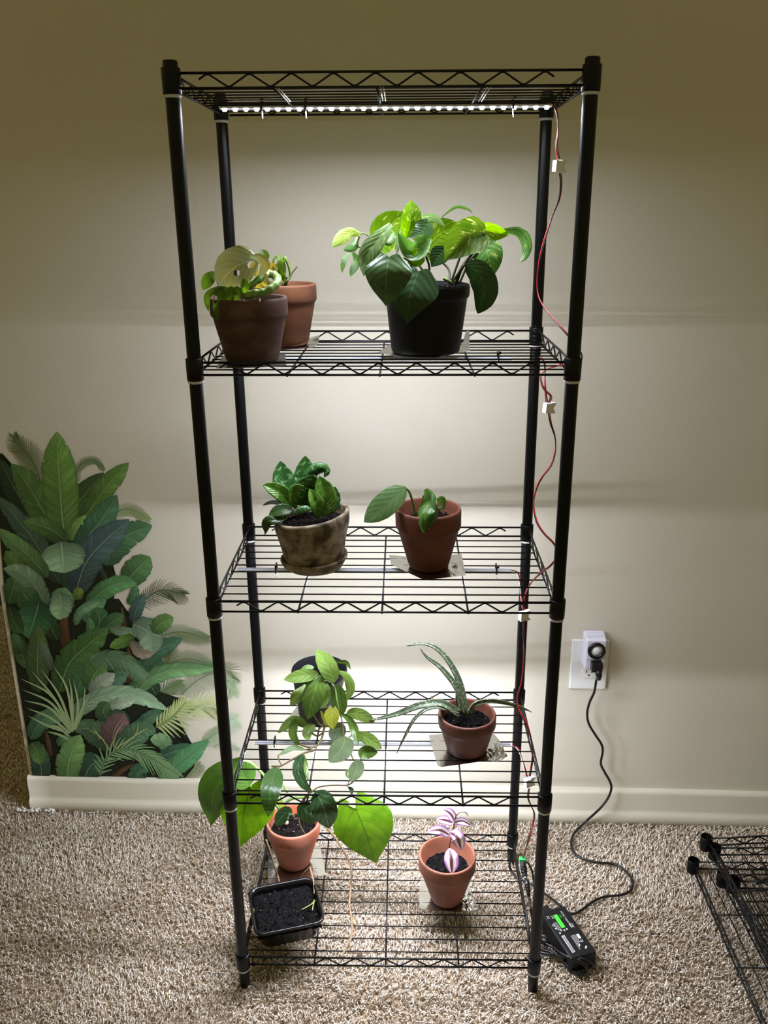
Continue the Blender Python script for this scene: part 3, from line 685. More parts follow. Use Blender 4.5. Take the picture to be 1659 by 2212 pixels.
def crumb_blobs(mb, n, place, smin=.0012, smax=.0034, mis=(0, 0, 0, 0, 1)):
    for i in range(n):
        p = place(); s_ = random.uniform(smin, smax); vs = []
        for v in ((1, 0, 0), (-1, 0, 0), (0, 1, 0), (0, -1, 0), (0, 0, 1), (0, 0, -1)):
            vs.append(p+Vector(v)*s_*random.uniform(.6, 1.3)+Vector((random.uniform(-.3, .3), random.uniform(-.3, .3), 0))*s_)
        mb.add(vs, [(0, 2, 4), (2, 1, 4), (1, 3, 4), (3, 0, 4), (2, 0, 5), (1, 2, 5), (3, 1, 5), (0, 3, 5)], random.choice(mis))
def soil_mesh(c, r, parent, mat=None, bump=.004, crumbs=120, tilt=0.0):
    mb = MB(); n = 40; rings = 12; off = random.random()*50
    def hz(x, y): return bump*noise.noise(Vector((x*70+off, y*70, 0)))+bump*.7*noise.noise(Vector((x*200+off, y*200, 4)))+tilt*x
    vs = [c+Vector((0, 0, hz(0, 0)))]
    for k_ in range(1, rings+1):
        for j in range(n):
            a = 2*math.pi*j/n; x = r*k_/rings*math.cos(a); y = r*k_/rings*math.sin(a); vs.append(c+Vector((x, y, hz(x, y))))
    fs = [(0, 1+j, 1+(j+1) % n) for j in range(n)]+[(1+k_*n+j, 1+(k_+1)*n+j, 1+(k_+1)*n+(j+1) % n, 1+k_*n+(j+1) % n) for k_ in range(rings-1) for j in range(n)]
    mb.add(vs, fs)
    def place():
        a = random.random()*6.283; q = r*.96*math.sqrt(random.random()); x, y = q*math.cos(a), q*math.sin(a); return c+Vector((x, y, hz(x, y)+.0006))
    crumb_blobs(mb, crumbs, place); crumb_blobs(mb, max(3, crumbs//25), place, .0006, .0012, (2,))
    o = mb.build('soil', [mat or msoil_d, mperl if False else pm('soil_crumb', (30, 24, 21), rough=.95), mwhite], parent, smooth=False); o['kind'] = 'stuff'; return o
mt_dark = pm('old_dark_terracotta', (74, 46, 36), rough=.8, noise_c=(104, 80, 72), nscale=22, bump=.2, bscale=250, stretch=(1, 1, 2.2), lo=.45, hi=.75)
mt_tan = pm('tan_terracotta', (138, 88, 54), rough=.75, noise_c=(100, 58, 42), nscale=16, bump=.15, bscale=250, stretch=(.6, .6, 2))
mt_mid = pm('brown_terracotta', (112, 60, 40), rough=.7, noise_c=(88, 46, 34), nscale=20, bump=.15, bscale=300)
mt_aloe = pm('reddish_terracotta', (108, 60, 44), rough=.5, noise_c=(86, 48, 38), nscale=18, bump=.12, bscale=300)
mt_new = pm('orange_terracotta', (166, 88, 56), rough=.6, noise_c=(158, 108, 94), nscale=14, bump=.1, bscale=300, lo=.45, hi=.7)
mt_pur = pm('plain_terracotta', (134, 78, 54), rough=.7, noise_c=(108, 64, 46), nscale=18, bump=.15, bscale=260)
mblkpot = pm('black_nursery_plastic', (6, 6, 7), rough=.55, spec=.3, bump=.08, bscale=600)
mgrypot = pm('dark_grey_nursery_plastic', (30, 30, 35), rough=.4)
mrustic = pm('whitewashed_clay', (158, 144, 120), rough=.75, noise_c=(66, 50, 30), nscale=40, bump=.7, bscale=60, bdist=.003, lo=.38, hi=.62, detail=9)

PL = {}
def plant(key, name, label, g_):
    t = thing(name, label, 'potted plant', g_[0]); PL[key] = t; return t
gA = potbase(.090, 1, 546, 111, (536, 641), 169); tA = plant('A', 'potted_monstera', 'pale green split-leaf plant with a thick curled stem in a dark brown clay pot', gA)
terracotta(tA, gA, mt_dark, band=.30, soil=.80, msoil=msoil_b)
gB = potbase(.283, 1, 616, 100, (608, 612), 150); tB = plant('B', 'potted_monstera', 'tan clay pot with one small curled holey leaf, behind the dark brown pot', gB)
terracotta(tB, gB, mt_tan, band=.30, soil=.82)
gC = potbase(.189, 1, 919, 146, (922, 613), 187); tC = plant('C', 'potted_pothos', 'large bushy pothos with bright and dark heart leaves in a big black plastic pot', gC)
terracotta(tC, gC, mblkpot, band=.20, bandstep=.004, wall=.003, soil=.93, crumbs=260)
gD = potbase(.180, 2, 679, 120, (673, 1110), 162, zoff=.0065); tD = plant('D', 'potted_snake_plant', 'squat dark green snake plant in a rough whitewashed clay pot', gD)
terracotta(tD, gD, mrustic, band=.22, bandstep=.0008, wall=.0075, soil=.84, tilt=.15, rough=.03, msoil=msoil_d, crumbs=220)
gE = potbase(.185, 2, 926, 84, (925, 1096), 143.5); tE = plant('E', 'potted_seedling', 'brown clay pot with one big oval leaf and one crumpled leaf', gE)
terracotta(tE, gE, mt_mid, band=.34, soil=.78, msoil=msoil_d, crumbs=200)
gF = potbase(.278, 3, 685, 74, (690, 1443), 121.2); tF = plant('F', 'potted_hoya', 'trailing hoya with green oval leaves in a dark grey plastic pot', gF)
terracotta(tF, gF, mgrypot, band=.14, bandstep=.003, wall=.003, soil=.82, msoil=msoil_b)
gG = potbase(.166, 3, 1008, 84, (1009, 1540), 126); tG = plant('G', 'potted_aloe', 'spotted aloe with long arching leaves in a reddish clay pot', gG)
terracotta(tG, gG, mt_aloe, band=.34, soil=.76, msoil=msoil_b, crumbs=220)
gH = potbase(.287, 4, 636, 66, (633, 1772), 116.7); tH = plant('H', 'potted_philodendron', 'philodendron with huge heart leaves in a bright orange clay pot', gH)
terracotta(tH, gH, mt_new, band=.30, soil=.80, msoil=msoil_d, crumbs=220)
gI = potbase(.180, 4, 965, 66, (966, 1845), 124.5); tI = plant('I', 'potted_tradescantia', 'small purple and silver striped plant in a plain clay pot on the bottom shelf', gI)
terracotta(tI, gI, mt_pur, band=.30, soil=.70, msoil=msoil_b, crumbs=220)
# saucer of the rustic pot
sc_ = Vector((gD[0].x, .180, deck(2)))
t = thing('pot_saucer', 'rough whitewashed clay saucer under the snake plant pot', 'saucer', sc_)
def sfn(p, a):
    k_ = noise.noise(Vector((math.cos(a)*1.4, math.sin(a)*1.4, 2)))
    return Vector((p.x*(1+.02*k_), p.y*(1+.02*k_), p.z+(p.z > .008)*(.0022*k_+.06*p.x)))
MB().lathe([(.01, .0005), (.046, 0), (.053, .003), (.0585, .010), (.0635, .020), (.0630, .0235), (.0600, .0240), (.0570, .0200), (.0525, .0095), (.049, .0058), (.01, .0055)], 56, sc_, sfn).build('dish', mrustic, t)
# price label with bar code on the hoya pot
B, rb, R1, rt = gF; H = R1.z-B.z
def onpot(a, f, d): 
    r = rb+(rt-.003-rb)*min(1, f/.86)+d; return Vector((B.x+(R1.x-B.x)*f+r*math.cos(a), B.y+r*math.sin(a), B.z+H*f))
mb = MB(); 
mb.grid(lambda u, v: onpot(math.radians(-64+17*v), .42+.30*u, .0006), 6, 12); lab = mb.build('price_label', pm('label_grey', (178, 186, 180), rough=.5), tF)
mb = MB()
for k_ in range(9):
    a = math.radians(-79+k_*3.7); mb.grid(lambda u, v: onpot(a+math.radians(.75+.4*(k_ % 3))*v, .45+.24*u, .0010), 4, 2)
mb.build('barcode', pm('label_blue', (70, 84, 98), rough=.5), lab)

# black plastic tray of soil, front left of the bottom shelf
zt0 = deck(4); HT = .052
tc4 = [at_z(545, 1917, zt0+HT), at_z(682, 1893, zt0+HT), at_z(699, 1990, zt0+HT), at_z(539, 2026, zt0+HT)]
cen = sum(tc4, Vector())/4; ax = ((tc4[1]-tc4[0])+(tc4[2]-tc4[3])).normalized(); ay = Vector((-ax.y, ax.x, 0))
hx = ((tc4[1]-tc4[0]).length+(tc4[2]-tc4[3]).length)/4; hy = ((tc4[0]-tc4[3]).length+(tc4[1]-tc4[2]).length)/4
t = thing('seed_tray', 'black plastic food tray filled with dark soil at the front left of the bottom shelf', 'tray', Vector((cen.x, cen.y, zt0)))
def rrect(s_, z, r_=.02, n=8, rib=0.0):
    out = []
    for q in range(4):
        cx_ = (hx*s_-r_)*(1 if q in (0, 3) else -1); cy_ = (hy*s_-r_)*(1 if q in (0, 1) else -1)
        for k_ in range(n):
            a = math.pi/2*q+math.pi/2*k_/(n-1); out.append((cx_+r_*math.cos(a), cy_+r_*math.sin(a)))
    res = []
    for i in range(len(out)):       # straight runs get extra points for the ribs
        x0, y0 = out[i]; x1, y1 = out[(i+1) % len(out)]; m_n = 1 if (i % n) != n-1 else 16
        for k_ in range(m_n):
            f = k_/m_n; x = x0+(x1-x0)*f; y = y0+(y1-y0)*f
            if m_n > 1 and k_ % 3 == 1: L_ = math.hypot(x, y); x *= 1-rib; y *= 1-rib
            res.append(Vector((cen.x, cen.y, zt0+z))+ax*x+ay*y)
    return res
mb = MB(); rings = [rrect(.50, .0005), rrect(.76, .0005, rib=.02), rrect(.80, .003, rib=.03), rrect(.90, HT-.012, rib=.02), rrect(.915, HT-.010), rrect(.92, HT-.004), rrect(1.0, HT-.005), rrect(1.0, HT), rrect(.985, HT+.0012), rrect(.93, HT), rrect(.90, HT-.008), rrect(.86, HT-.02)]
n = len(rings[0]); mb.add([p for r_ in rings for p in r_], [(i*n+j, i*n+(j+1) % n, (i+1)*n+(j+1) % n, (i+1)*n+j) for i in range(len(rings)-1) for j in range(n)]+[tuple(range(n-1, -1, -1))])
mb.build('tray_body', pm('glossy_black_plastic', (5, 5, 6), rough=.22, spec=.45), t)
mb = MB(); st_ = []
def hts(x, y): return zt0+HT-.013+.004*noise.noise(Vector((x*60, y*60, 9)))+.0035*noise.noise(Vector((x*160, y*160, 5)))
mb.grid(lambda u, v: Vector((cen.x, cen.y, 0))+ax*(u*2-1)*hx*.905+ay*v*hy*.905*(1)+Vector((0, 0, hts((u*2-1)*hx, v*hy)-.01*(max(0, abs(u*2-1)-.93)+max(0, abs(v)-.93))*6)), 34, 26)
def place():
    x = random.uniform(-.86, .86)*hx; y = random.uniform(-.86, .86)*hy; return Vector((cen.x, cen.y, 0))+ax*x+ay*y+Vector((0, 0, hts(x, y)))
crumb_blobs(mb, 420, place, .001, .0034); crumb_blobs(mb, 14, place, .0005, .001, (2,))
o = mb.build('soil', [msoil_b, pm('soil_crumb', (30, 24, 21)), mwhite], t, smooth=False); o['kind'] = 'stuff'
msprout = pm('pale_sprout', (140, 142, 76), rough=.5)
c3 = lambda x, y, z: at_z(480+x*.2411, 1700+y*.2411, z)
for L in ([(262, 1070), (280, 1090), (285, 1145)], [(830, 1010), (800, 1050), (712, 1100)], [(830, 1010), (815, 1060), (808, 1105)]):
    wire(MB(), [c3(x, y, zt0+HT-.008) for x, y in L], .0011, 6, 5).build('sprout', msprout, t)

# ------------------------------------------------------------------ foil sheets
mfoil = pm('aluminium_foil', (205, 204, 200), rough=.2, metal=1.0, bump=.45, bscale=38, bdist=.004)
mfoil2 = pm('aluminium_foil_dull', (190, 188, 182), rough=.34, metal=1.0, bump=.4, bscale=30, bdist=.004)
def foil(pts, tier, label, mat=mfoil, crum=None, lift=None):
    z = deck(tier)-.0002; P_ = [at_z(x, y, z) for x, y in pts]; c = sum(P_, Vector())/len(P_)
    bm = bmesh.new(); vs = [bm.verts.new(p) for p in P_]; f = bm.faces.new(vs)
    bmesh.ops.triangulate(bm, faces=[f]); bmesh.ops.subdivide_edges(bm, edges=bm.edges[:], cuts=3, use_grid_fill=True); bmesh.ops.subdivide_edges(bm, edges=bm.edges[:], cuts=2, use_grid_fill=True)
    for v in bm.verts:
        p = v.co.copy(); h_ = 0
        if crum: h_ = abs(noise.noise(p*130))*crum[3]*max(0, 1-((p-at_z(crum[0], crum[1], z)).length/crum[2]))*3
        if lift: h_ += lift[3]*max(0, 1-((p-at_z(lift[0], lift[1], z)).length/lift[2]))
        v.co.z += h_+abs(noise.noise(p*25))*.0006
    me = bpy.data.meshes.new('foil_sheet'); bm.to_mesh(me); bm.free(); me.materials.append(mat)
    for p in me.polygons: p.use_smooth = crum is None
    o = bpy.data.objects.new('foil_sheet', me); COL.objects.link(o); tag(o, label, 'foil', 'foil sheets under the pots'); return o
def cr(ox, oy, s): return lambda *L: [(ox+x*s, oy+y*s) for x, y in L]
c = cr(380, 500, .2712)
foil(c((318, 1092), (362, 1008), (392, 982), (640, 985), (872, 972), (877, 1062), (890, 1068), (640, 1085)), 1, 'dull foil sheet under the dark brown pot', mfoil2)
foil(c((818, 945), (832, 912), (900, 880), (1060, 860), (1146, 853), (1130, 900), (1095, 925), (990, 936)), 1, 'torn foil piece under the tan pot at the back', mfoil, lift=(690, 733, .03, .008))
c = cr(690, 400, .3617)
foil(c((348, 1000), (418, 953), (640, 965), (845, 955), (893, 905), (900, 990), (700, 1030), (480, 1030)), 1, 'foil sheet with one raised corner under the big black plastic pot', mfoil2, lift=(1012, 735, .035, .020))
c = cr(750, 980, .3014)
foil(c((300, 725), (420, 738), (740, 725), (820, 718), (850, 875), (740, 885), (565, 906), (520, 893), (420, 845), (315, 795)), 2, 'shiny foil square under the brown clay pot with the oval leaf', crum=(990, 1225, .05, .002))
foil([(646, 1518), (623, 1552), (650, 1571), (712, 1571), (730, 1540), (728, 1520)], 3, 'foil sheet showing at the left behind the hoya pot')
c = cr(780, 1350, .27125)
foil(c((538, 878), (650, 866), (850, 870), (1050, 855), (1105, 925), (1165, 1050), (1100, 1090), (990, 1082), (800, 1110), (640, 1131), (608, 1118)), 3, 'crinkled shiny foil sheet under the aloe pot', crum=(1082, 1622, .045, .0035))
c = cr(480, 1700, .2411)
foil(c((405, 545), (640, 548), (880, 540), (930, 790), (790, 812), (600, 835), (500, 866), (415, 862)), 4, 'foil square under the bright orange pot')
c = cr(820, 1700, .3014)
foil(c((292, 660), (470, 664), (650, 672), (655, 775), (712, 880), (560, 897), (385, 886), (285, 868), (283, 760)), 4, 'crinkled foil under the purple striped plant pot', crum=(1018, 1945, .045, .003))

# ------------------------------------------------------------------ leaves
G_bright = leafmat('leaf_bright', (96, 156, 24), (120, 182, 40), var=.42, varc=(196, 214, 90), trans=.6, nv=7)
G_lime = leafmat('leaf_lime', (150, 190, 60), (112, 168, 60), var=.45, varc=(200, 210, 110), trans=.5, nv=7)
G_mid = leafmat('leaf_mid', (62, 118, 46), (84, 140, 56), var=.40, varc=(170, 190, 96), trans=.35, nv=7)
G_var = leafmat('leaf_variegated', (72, 118, 30), (96, 140, 40), var=.435, varc=(190, 194, 110), trans=.45, nv=7)
G_dark = leafmat('leaf_dark', (40, 74, 36), (54, 90, 44), var=.33, varc=(110, 140, 80), trans=.12, nv=7, rough=.3)
G_deep = leafmat('leaf_deep', (24, 60, 22), (34, 74, 26), var=.30, varc=(80, 110, 50), trans=.10, nv=7, rough=.35)
G_soft = leafmat('leaf_soft', (92, 136, 84), (108, 152, 92), var=.42, varc=(190, 204, 130), trans=.3, nv=7)
G_hoya = leafmat('leaf_hoya', (100, 144, 66), (114, 156, 76), trans=.25, nv=5, veins=.12, rough=.35, ribw=.03)
G_hoyam = leafmat('leaf_hoya_mid', (74, 116, 48), (88, 130, 56), trans=.2, nv=5, veins=.15, rough=.3)
G_hoyag = leafmat('leaf_hoya_grey', (70, 98, 64), (82, 110, 72), trans=.1, nv=5, veins=.06, rough=.55, spec=.3)
G_hoyad = leafmat('leaf_hoya_dark', (28, 66, 34), (42, 84, 44), rib=(120, 150, 120), trans=.08, nv=5, veins=.2, rough=.18, spec=.7)
G_hoyay = leafmat('leaf_hoya_young', (170, 200, 70), (190, 212, 96), rib=(216, 226, 160), trans=.35, nv=5, veins=.1)
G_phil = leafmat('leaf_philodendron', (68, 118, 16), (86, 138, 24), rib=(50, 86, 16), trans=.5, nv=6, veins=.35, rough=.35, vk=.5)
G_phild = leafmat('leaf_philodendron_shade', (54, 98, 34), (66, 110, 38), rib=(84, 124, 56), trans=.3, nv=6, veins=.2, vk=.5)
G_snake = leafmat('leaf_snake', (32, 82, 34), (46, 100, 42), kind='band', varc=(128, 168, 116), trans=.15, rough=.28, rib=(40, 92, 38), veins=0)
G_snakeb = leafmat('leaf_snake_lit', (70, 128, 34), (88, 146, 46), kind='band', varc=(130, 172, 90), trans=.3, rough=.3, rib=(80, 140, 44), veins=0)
G_aloe = leafmat('leaf_aloe', (76, 100, 78), (90, 114, 90), kind='spots', varc=(168, 188, 160), trans=0, rough=.4, rib=(84, 112, 92), veins=0)
G_mon = leafmat('leaf_monstera_pale', (134, 160, 116), (146, 152, 78), rib=(170, 186, 140), trans=.2, nv=6, veins=.2, vk=.5)
G_mon2 = leafmat('leaf_monstera', (84, 130, 34), (100, 146, 44), rib=(130, 164, 70), trans=.5, nv=6, veins=.2, vk=.5)
G_yel = leafmat('leaf_yellow', (176, 176, 60), (190, 190, 80), trans=.25, nv=6, veins=.3)
G_eleaf = leafmat('leaf_plain', (74, 116, 66), (84, 126, 72), rib=(62, 98, 58), trans=.2, nv=6, veins=.1, rough=.4)
G_wander = leafmat('leaf_wandering', (200, 190, 190), (210, 200, 200), kind='wander', trans=.2, rough=.3)
G_dry = pm('dry_leaf', (96, 84, 40), rough=.7)
mstem = pm('green_stem', (104, 132, 70), rough=.5); mstemb = pm('brown_stem', (118, 104, 72), rough=.6); mstemd = pm('dark_stem', (52, 56, 34), rough=.6); mroot = pm('aerial_root', (132, 106, 78), rough=.8)
mstemg = pm('thick_green_stem', (96, 134, 58), rough=.45, noise_c=(150, 170, 96), nscale=60); mstemp = pm('purple_stem', (104, 74, 62), rough=.5)

def sheet(parent, box, Yc, L):
    """leaves read off the photograph: (spine points x, y, depth offset), width in crop pixels, material, options"""
    ox, oy, s = box
    for e in L:
        pts, wd, mat = e[0], e[1], e[2]; kw = dict(e[3]) if len(e) > 3 else {}
        P_ = [at_y(ox+p[0]*s, oy+p[1]*s, (Yc(oy+p[1]*s) if callable(Yc) else Yc)+(p[2] if len(p) > 2 else 0)) for p in pts]
        mid = P_[len(P_)//2]; leaf(parent, P_, wd*s*mpp(mid), mat, **kw)
def stems(parent, box, Yc, L, nm='stem'):
    ox, oy, s = box
    for e in L:
        P_ = [at_y(ox+p[0]*s, oy+p[1]*s, (Yc(oy+p[1]*s) if callable(Yc) else Yc)+(p[2] if len(p) > 2 else 0)) for p in e[0]]
        wire(MB(), P_, e[1], 8, 6).build(e[3] if len(e) > 3 else nm, e[2], parent)
# ---- pothos
P6 = (700, 420, .15672); Q7 = (920, 420, .14467)
sheet(tC, P6, .189, [
 ([(500, 545, 0), (330, 530, -.01), (108, 725, -.03)], 200, G_lime, dict(shape='lance', roll=.3, fold=.2, curl=-.3)),
 ([(445, 585, .01), (400, 700, .0), (270, 770, -.01)], 150, G_mid, dict(shape='lance', roll=.5, curl=-.4)),
 ([(360, 800, .02), (285, 890, .01), (245, 1085, 0)], 75, G_mid, dict(shape='lance', roll=.6)),
 ([(400, 800, .02), (450, 930, .01), (360, 1135, 0)], 120, G_mid, dict(shape='lance', roll=.6)),
 ([(870, 700, .045), (860, 480, .05), (1160, 235, .055)], 470, G_bright, dict(shape='heart', roll=.2, fold=.15, curl=.1)),
 ([(1010, 620, .03), (1180, 420, .03), (1340, 235, .04)], 200, G_bright, dict(shape='oval', roll=.3)),
 ([(870, 800, .03), (770, 730, .03), (640, 740, .03)], 260, G_bright, dict(shape='heart', roll=.3)),
 ([(1130, 600, .0), (1190, 350, -.005), (1200, 80, .0)], 280, G_bright, dict(shape='oval', roll=.35, fold=.35)),
 ([(1430, 400, -.005), (1340, 520, -.01), (1180, 600, -.02)], 270, G_deep, dict(shape='heart', roll=.2)),
 ([(960, 520, -.01), (900, 650, -.02), (770, 610, -.02)], 110, G_soft, dict(shape='oval', roll=.4, curl=-.4)),
 ([(1080, 430, .02), (1050, 540, .02), (1000, 830, .02)], 90, G_soft, dict(shape='lance', roll=.9)),
 ([(925, 410, -.035), (800, 560, -.045), (600, 830, -.05), (545, 1130, -.045)], 290, G_soft, dict(shape='lance', roll=.35, fold=.25, curl=-.2)),
 ([(1400, 640, -.03), (1260, 770, -.035), (1150, 740, -.045), (1010, 520, -.05)], 300, G_mid, dict(shape='heart', roll=.1, fold=.3, curl=.2)),
 ([(1310, 820, -.035), (1250, 880, -.04), (1150, 780, -.045)], 250, G_bright, dict(shape='heart', roll=.2)),
 ([(1300, 1060, -.065), (1180, 1420, -.085), (1145, 1790, -.085)], 730, G_deep, dict(shape='heart', roll=.2, fold=-.1, curl=-.12, lobe=.10)),
 ([(895, 865, -.075), (860, 1100, -.09), (850, 1540, -.088)], 690, G_dark, dict(shape='heart', roll=.25, fold=-.12, curl=-.15, lobe=.10)),
])
sheet(tC, Q7, .189, [
 ([(0, 860, .03), (190, 600, .035), (575, 450, .04)], 520, G_bright, dict(shape='heart', roll=.2, fold=.1)),
 ([(-170, 390, .01), (90, 330, .005), (285, 470, 0)], 120, G_soft, dict(shape='lance', roll=.8)),
 ([(240, 335, .02), (440, 190, .02), (620, 215, .02), (708, 290, .02)], 45, G_mid, dict(shape='lance', roll=.6)),
 ([(600, 480, .01), (900, 540, .0), (1240, 600, 0)], 270, G_bright, dict(shape='lance', roll=.3, fold=.3)),
 ([(1120, 540, .0), (1390, 570, -.01), (1500, 740, -.02), (1475, 930, -.025), (1400, 1010, -.03)], 190, G_mid, dict(shape='lance', roll=.4, curl=-.3)),
 ([(880, 740, .0), (940, 950, -.01), (995, 1250, -.01)], 470, G_mid, dict(shape='heart', roll=.25, curl=-.15)),
 ([(270, 830, -.02), (170, 950, -.02), (80, 1090, -.02)], 290, G_deep, dict(shape='heart', roll=.2)),
 ([(870, 575, -.04), (560, 690, -.05), (270, 1000, -.045)], 560, G_var, dict(shape='heart', roll=.15, fold=.28, lobe=.06, curl=.1)),
 ([(580, 1030, -.04), (800, 1200, -.05), (880, 1460, -.05), (770, 1785, -.04)], 400, G_deep, dict(shape='oval', roll=.3, fold=-.15)),
])
stems(tC, P6, .189, [([(1430, 1230, 0), (1450, 1000, -.01), (1400, 850, -.03)], .0018, mstemd), ([(1330, 1230, 0), (1040, 900, .0), (990, 700, .02)], .0016, mstemd), ([(1400, 1230, -.02), (1340, 1120, -.05), (1290, 1070, -.06)], .002, mstemd), ([(1380, 1230, -.02), (1150, 900, -.05), (900, 870, -.07)], .002, mstem), ([(1350, 1230, .0), (800, 800, .0), (480, 720, 0), (490, 560, 0)], .0017, mstem), ([(500, 545, 0), (560, 540, .0), (640, 600, .01)], .001, mstem), ([(1500, 1230, 0), (1260, 900, 0), (1150, 620, 0)], .0017, mstemd)])
stems(tC, Q7, .189, [([(450, 1330, -.01), (530, 1110, -.03), (690, 870, -.03), (870, 580, -.04)], .0032, mstemd), ([(500, 1330, 0), (660, 990, 0), (880, 740, 0)], .002, mstemd), ([(380, 1330, -.02), (470, 1200, -.03), (580, 1040, -.04)], .002, mstemd), ([(260, 1250, -.03), (330, 1290, -.03), (400, 1330, -.02)], .0028, mstem), ([(350, 1330, .01), (330, 1100, .03), (30, 860, .03)], .002, mstemd), ([(370, 1330, .01), (550, 800, .01), (600, 500, .01)], .002, mstemd)])
# ---- monstera in the dark pot
M5 = (430, 520, .16275)
sheet(tA, M5, .090, [
 ([(930, 300, .04), (960, 370, .04), (900, 450, .04)], 150, G_yel, dict(shape='oval', roll=.3, holes=[(.4, .4, .09, .2), (.6, -.4, .09, .2)])),
 ([(740, 280, .035), (730, 380, .035), (780, 480, .035)], 110, G_yel, dict(shape='oval', roll=.5, holes=[(.5, .45, .1, .2)])),
 ([(720, 620, .0), (830, 560, .0), (930, 590, 0)], 130, G_yel, dict(shape='oval', roll=.7, wave=.3)),
 ([(880, 260, .01), (870, 190, .01), (790, 180, .0)], 120, G_mon2, dict(shape='oval', roll=.4)),
 ([(790, 250, -.03), (600, 290, -.04), (430, 390, -.045), (250, 600, -.04)], 520, G_mon, dict(shape='oval', roll=.15, fold=.1, curl=-.12, wave=.05, holes=[(.53, .28, .07, .15), (.17, .25, .09, .22)])),
 ([(680, 210, -.045), (800, 230, -.05), (870, 320, -.05), (800, 490, -.045)], 150, G_mon, dict(shape='lance', roll=.2, curl=-.3)),
 ([(610, 500, -.047), (605, 630, -.05), (590, 740, -.045)], 110, G_mon2, dict(shape='oval', roll=.2)),
 ([(270, 440, -.02), (150, 490, -.03), (42, 655, -.03)], 170, G_mon2, dict(shape='lance', roll=.2, fold=.15)),
 ([(380, 620, -.04), (250, 640, -.045), (110, 740, -.05), (125, 945, -.045)], 95, G_mon2, dict(shape='lance', roll=.15)),
 ([(330, 620, -.042), (270, 740, -.05), (240, 1050, -.05)], 150, G_mon2, dict(shape='oval', roll=.2, holes=[(.42, -.6, .11, .30)])),
 ([(440, 600, -.045), (390, 760, -.052), (350, 975, -.05)], 150, G_mon2, dict(shape='oval', roll=.2)),
 ([(470, 610, -.045), (520, 720, -.052), (450, 885, -.05)], 145, G_mon2, dict(shape='oval', roll=.2, holes=[(.62, .55, .15, .22)])),
 ([(300, 560, -.03), (400, 650, -.04), (520, 640, -.04)], 85, G_mon2, dict(shape='oval', roll=.3)),
 ([(875, 410, -.03), (910, 540, -.03), (975, 625, -.03)], 55, pm('papery_sheath', (216, 208, 160), rough=.7), dict(shape='lance', roll=.4)),
])
L = [(610, 640, -.04), (640, 730, -.045), (720, 700, -.05), (850, 690, -.05), (980, 620, -.045), (1045, 550, -.03), (1030, 480, -.01), (950, 440, 0), (860, 470, -.01), (740, 550, -.02), (640, 610, -.02)]
P_ = [at_y(M5[0]+x*M5[2], M5[1]+y*M5[2], .09+d) for x, y, d in L]; P_ = catmull(P_, 6)
R_ = [.0064*(1+.13*math.sin(i*1.5))*(1 if i > 4 else .6+.1*i)*(1-.45*max(0, i/len(P_)-.6)) for i in range(len(P_))]
MB().tube(P_, R_, 14).build('curled_stem', mstemg, tA)
stems(tA, M5, .090, [([(805, 755, -.05), (808, 790, -.06), (800, 805, -.062)], .0015, pm('white_root', (230, 225, 215), rough=.6)), ([(950, 660, -.045), (950, 700, -.04)], .0014, mstemd), ([(560, 760, -.01), (545, 690, -.02), (500, 610, -.04)], .002, mstemg), ([(640, 620, -.02), (780, 480, -.03), (860, 430, -.03)], .0018, mstem)], 'stem')
# ---- small one in the tan pot
sheet(tB, M5, .283, [
 ([(1130, 215, -.02), (1060, 270, -.03), (1075, 420, -.03), (1135, 540, -.02)], 160, G_mon2, dict(shape='oval', roll=.5, fold=.3, holes=[(.3, -.45, .07, .22), (.5, -.45, .06, .22)])),
 ([(1120, 220, -.025), (1120, 380, -.03), (1130, 520, -.02)], 70, G_mid, dict(shape='lance', roll=.7, wave=.2)),
])
stems(tB, M5, .283, [([(1130, 600, -.0), (1160, 540, -.01), (1210, 470, -.01), (1190, 340, -.015), (1140, 215, -.02)], .0024, mstemg), ([(1190, 500, -.01), (1240, 420, -.01), (1305, 335, -.01)], .0016, mstemb), ([(1110, 600, 0), (1095, 540, 0), (1090, 460, 0)], .0014, mstemb), ([(1145, 600, 0), (1155, 560, -.002), (1150, 480, -.005)], .0028, mstemd)])
